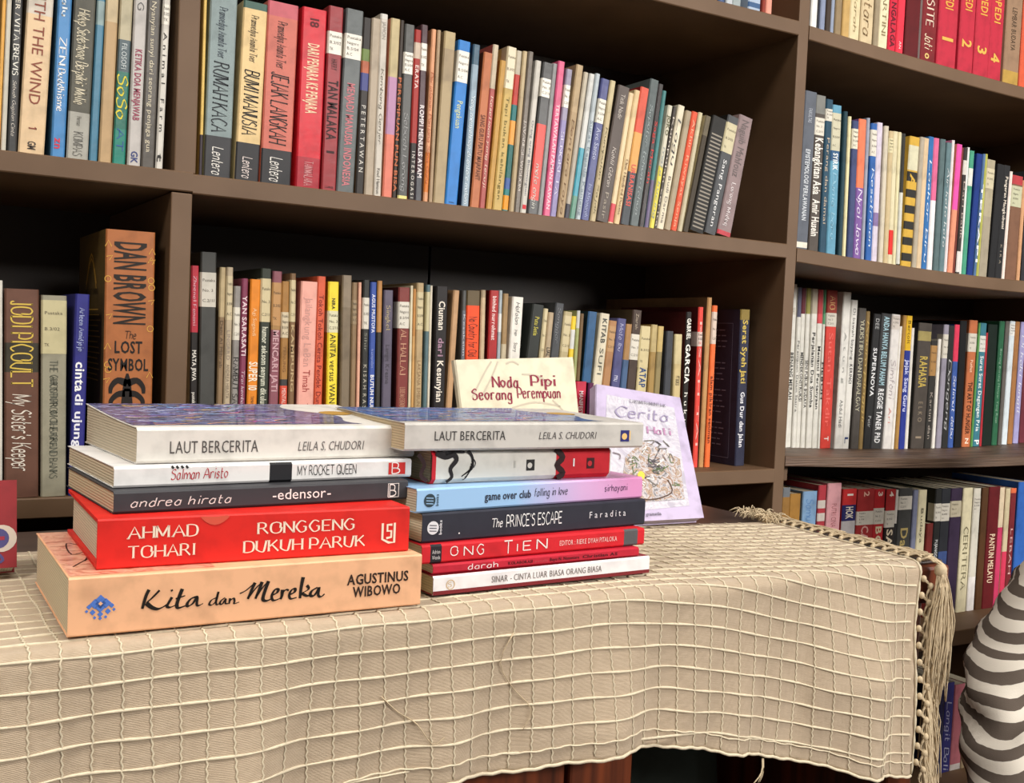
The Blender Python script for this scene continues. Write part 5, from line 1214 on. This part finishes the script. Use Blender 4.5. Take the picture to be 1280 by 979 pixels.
for w_, e_i, sgn in ((wr, 9, 1), (wr2, 12, -1)):      # palm, four fingers and a thumb per hand, lightly curled
    dv = np.array([.5 * sgn, -.75, -.25]); dv /= np.linalg.norm(dv); sd = np.cross(dv, [0, 0, 1]); sd /= np.linalg.norm(sd); dn = np.cross(sd, dv)
    pi_ = len(nodes); nodes.append((w_ + dv * 5.5, (3.6, 1.6))); edges.append((e_i, pi_))
    for f_, (off, ln_) in enumerate(((-2.6, 6.6), (-.9, 7.6), (.9, 7.2), (2.6, 5.6))):
        k0 = len(nodes); b0 = w_ + dv * 8.6 + sd * off
        nodes += [(b0, .95), (b0 + dv * ln_ * .5 - dn * .8, .85), (b0 + dv * ln_ * .85 - dn * 2.4, .7)]; edges += [(pi_, k0), (k0, k0 + 1), (k0 + 1, k0 + 2)]
    k0 = len(nodes); b0 = w_ + dv * 3.2 - sd * 3.4 * sgn
    nodes += [(b0, 1.15), (b0 + dv * 3 - sd * 1.4 * sgn - dn * .6, 1.0), (b0 + dv * 5.4 - sd * 1.2 * sgn - dn * 1.4, .8)]; edges += [(pi_, k0), (k0, k0 + 1), (k0 + 1, k0 + 2)]
person = skin('person', nodes, edges, SKIN); tag(person, 'person in a grey and white striped long-sleeved shirt sitting beside the desk', 'person')
def blob(c, r, n=18, m=12):
    c = np.array(c, float); mb = MB()
    mb.loft([[c + np.array([r[0] * math.sin(a) * math.cos(t), r[1] * math.sin(a) * math.sin(t), r[2] * math.cos(a)]) for t in np.linspace(0, 2 * math.pi, n, endpoint=False)] for a in np.linspace(.02, math.pi - .02, m)], SKIN)
    return mb
H0 = hd_ + np.array([0, 0, 3.0])
hb = MB()                                    # skull, cheeks, jaw, brow, nose, lips, ears: fused with the body below
for c, r in (((0, .8, 2.5), (7.4, 9.0, 8.2)), ((0, -2.6, -4.2), (5.9, 5.8, 6.6)), ((0, -5.2, -8.2), (3.2, 3.0, 2.8)), ((0, -7.2, 2.6), (5.0, 1.6, 1.3)), ((0, -8.7, -1.6), (1.2, 1.7, 2.4)), ((0, -9.4, -2.8), (1.5, 1.3, 1.1)),
             ((0, -7.9, -5.6), (2.3, .9, .55)), ((0, -7.7, -6.5), (2.0, .9, .6)), ((-7.4, .6, -1.2), (.9, 1.8, 3.0)), ((7.4, .6, -1.2), (.9, 1.8, 3.0)), ((-3.6, -5.4, -2.4), (2.6, 2.4, 2.4)), ((3.6, -5.4, -2.4), (2.6, 2.4, 2.4)), ((0, 1, -9), (5.2, 5.4, 7))):
    b_ = blob(H0 + np.array(c), r); hb.add(b_.v, b_.f, SKIN)
ho = hb.build('head_form')
bmj = bmesh.new(); bmj.from_mesh(person.data); bmj.from_mesh(ho.data); bmj.to_mesh(person.data); bmj.free()
bpy.data.objects.remove(ho)
rm = person.modifiers.new('fuse', 'REMESH'); rm.mode = 'VOXEL'; rm.voxel_size = .0045; rm.use_smooth_shade = True
sm2 = person.modifiers.new('soften', 'SMOOTH'); sm2.factor = .5; sm2.iterations = 4
def stripes():
    m, N, L, B = newmat('striped_jersey')
    at = N.new('ShaderNodeAttribute'); at.attribute_name = 'stripe'
    mt = N.new('ShaderNodeMath'); mt.operation = 'FRACT'; L.new(at.outputs['Fac'], mt.inputs[0])
    gt = N.new('ShaderNodeMath'); gt.operation = 'GREATER_THAN'; gt.inputs[1].default_value = .5; L.new(mt.outputs[0], gt.inputs[0])
    mx = N.new('ShaderNodeMixRGB'); mx.inputs[1].default_value = (*lin('cdc5b8'), 1); mx.inputs[2].default_value = (*lin('5a5048'), 1)
    tc = N.new('ShaderNodeTexCoord'); nz = N.new('ShaderNodeTexNoise'); nz.inputs['Scale'].default_value = 700; bp = N.new('ShaderNodeBump'); bp.inputs['Strength'].default_value = .25; bp.inputs['Distance'].default_value = .001
    L.new(tc.outputs['Object'], nz.inputs['Vector']); L.new(nz.outputs['Fac'], bp.inputs['Height']); L.new(bp.outputs[0], B.inputs['Normal'])
    L.new(gt.outputs[0], mx.inputs[0]); L.new(mx.outputs[0], B.inputs['Base Color']); B.inputs['Roughness'].default_value = .9; B.inputs['Specular IOR Level'].default_value = .1
    return m
SHN = [(hip + (0, 0, -1), 15.5), ((hip + ch_) / 2, 14.5), (ch_ - (0, 0, 3), 14.5), (neck - (0, 0, 1.5), 7.2), (sh + (.3, 0, 0), 6.6), ((sh + el) / 2 + (0, 0, .4), 6.3), (el + (.2, 0, 0), 5.4), ((el + wr) / 2, 4.8), (wr, 3.4), (sh2, 6.4), (el2, 5.2), (wr2, 3.4)]
shirt = skin('shirt', SHN, [(0, 1), (1, 2), (2, 3), (2, 4), (4, 5), (5, 6), (6, 7), (7, 8), (2, 9), (9, 10), (10, 11)], stripes(), person, 3)
me = shirt.data; sa = me.attributes.new('stripe', 'FLOAT', 'POINT')
ua = (el - sh); la = np.linalg.norm(ua); ua = ua / la; fa = (wr - el); lf = np.linalg.norm(fa); fa = fa / lf
for i, v in enumerate(me.vertices):
    p = np.array(v.co) / S
    s1 = (p - sh) @ ua; s2 = (p - el) @ fa; d1 = np.linalg.norm(p - sh - ua * max(0, min(la, s1))); d2 = np.linalg.norm(p - el - fa * max(0, min(lf, s2)))
    if min(d1, d2) < 9 and p[0] < bx - 9:
        w = 1 / (1 + math.exp(max(-30, min(30, (d1 - d2) * 1.2)))) if True else 0   # how far it belongs to the upper arm
        s = (s1 * w + (la + s2) * (1 - w))
        n = Vector(v.normal); cz = p[2] - el[2] - 2.2 - .45 * (p[0] - el[0]); c2 = p[2] - el[2] + 3.5 - .8 * (p[0] - el[0]); c3 = p[2] - el[2] + 8 - 1.1 * (p[0] - el[0])
        fold = .3 * math.sin(p[2] * .9 + p[0] * .7) - 1.3 * math.exp(-(cz / .9) ** 2) + .7 * math.exp(-((cz - 1.9) / 1.3) ** 2) - .8 * math.exp(-(c2 / .8) ** 2) + .5 * math.exp(-((c2 - 1.5) / 1.1) ** 2) - .7 * math.exp(-(c3 / .9) ** 2)
        v.co = Vector(p * S) + n * (fold * S * .8)
    tl = .22
    s = sh[2] - p[2] + tl * (p[0] - el[0])
    sa.data[i].value = s / 1.6 + .08 * math.sin(p[0] * .8 + p[2] * .3)
me.update()
TR_ = mat('2d3246', .85, 0, .1, 50)
skin('trousers', [(hip + (0, 0, 3), (16, 12)), (hip + (-9, -4, -3), 9.6), (kn[0], 6.8), (an[0] + (0, 0, 3), 5), (hip + (9, -4, -3), 9.6), (kn[1], 6.8), (an[1] + (0, 0, 3), 5)], [(0, 1), (1, 2), (2, 3), (0, 4), (4, 5), (5, 6)], TR_, person)
hr = MB(); HM = mat('1c1614', .5, .2, .1, 90); V = []; F = []; nu, nvv = 36, 22
for a in range(nvv + 1):
    th_ = .05 + 2.25 * a / nvv
    for t in range(nu):
        ph = 2 * math.pi * t / nu; k = 1 + .015 * math.sin(ph * 14)
        V.append(H0 + np.array([8.1 * k * math.sin(th_) * math.cos(ph), .9 + 9.8 * k * math.sin(th_) * math.sin(ph), 2.6 + 9.0 * k * math.cos(th_) - (3.5 * max(0, math.sin(ph)) * max(0, th_ - 1.3))]))
for a in range(nvv):
    for t in range(nu):
        c = (V[a * nu + t] + V[(a + 1) * nu + (t + 1) % nu]) / 2 - H0
        if c[1] < -3.2 and c[2] < 5.6 or (c[1] < 1.6 and c[2] < .4): continue
        F.append((a * nu + t, a * nu + (t + 1) % nu, (a + 1) * nu + (t + 1) % nu, (a + 1) * nu + t))
hr.add(V, F, HM); ho = hr.build('hair', person, True); so = ho.modifiers.new('thick', 'SOLIDIFY'); so.thickness = .008; so.offset = 0
for sx in (-1, 1):
    c = H0 + np.array([sx * 3.0, -7.05, .3]); ey = MB()
    def ball(o, r, m, sq=.6): ey.loft([[o + np.array([r[0] * math.sin(a) * math.cos(t), r[1] * math.sin(a) * math.sin(t), r[2] * math.cos(a)]) for t in np.linspace(0, 6.283, 14, endpoint=False)] for a in np.linspace(.03, 3.11, 9)], m)
    ball(c, (1.25, .9, .7), mat('e1dcd7', .3, .4, 0)); ball(c + np.array([0, -.62, 0]), (.5, .35, .5), mat('2a1c14', .2, .5, 0)); ey.build('eye', person, True)
    eb = MB(); eb.tube(smooth([c + np.array([-1.7, -1.2, 1.7]), c + np.array([0, -1.75, 2.1]), c + np.array([1.7, -1.2, 1.7])]), .28, HM, 6); eb.build('eyebrow', person, True)
stool = empty('stool', Matrix.Translation((bx, -22, FLOOR))); tag(stool, 'low wooden stool under the person in the striped shirt', 'stool')
for k, (x, y) in enumerate(((-13, -11), (13, -11), (-13, 11), (13, 11))):
    lg = MB(); lg.tube([(x, y, 0), (x * .85, y * .85, 8)], 1.6, DESKW, 10); lg.build('leg', stool, True)
sm_ = MB(); sm_.box((-17, -14, 8), (17, 14, 11), DESKW); sm_.build('seat', stool, bevel=.8)
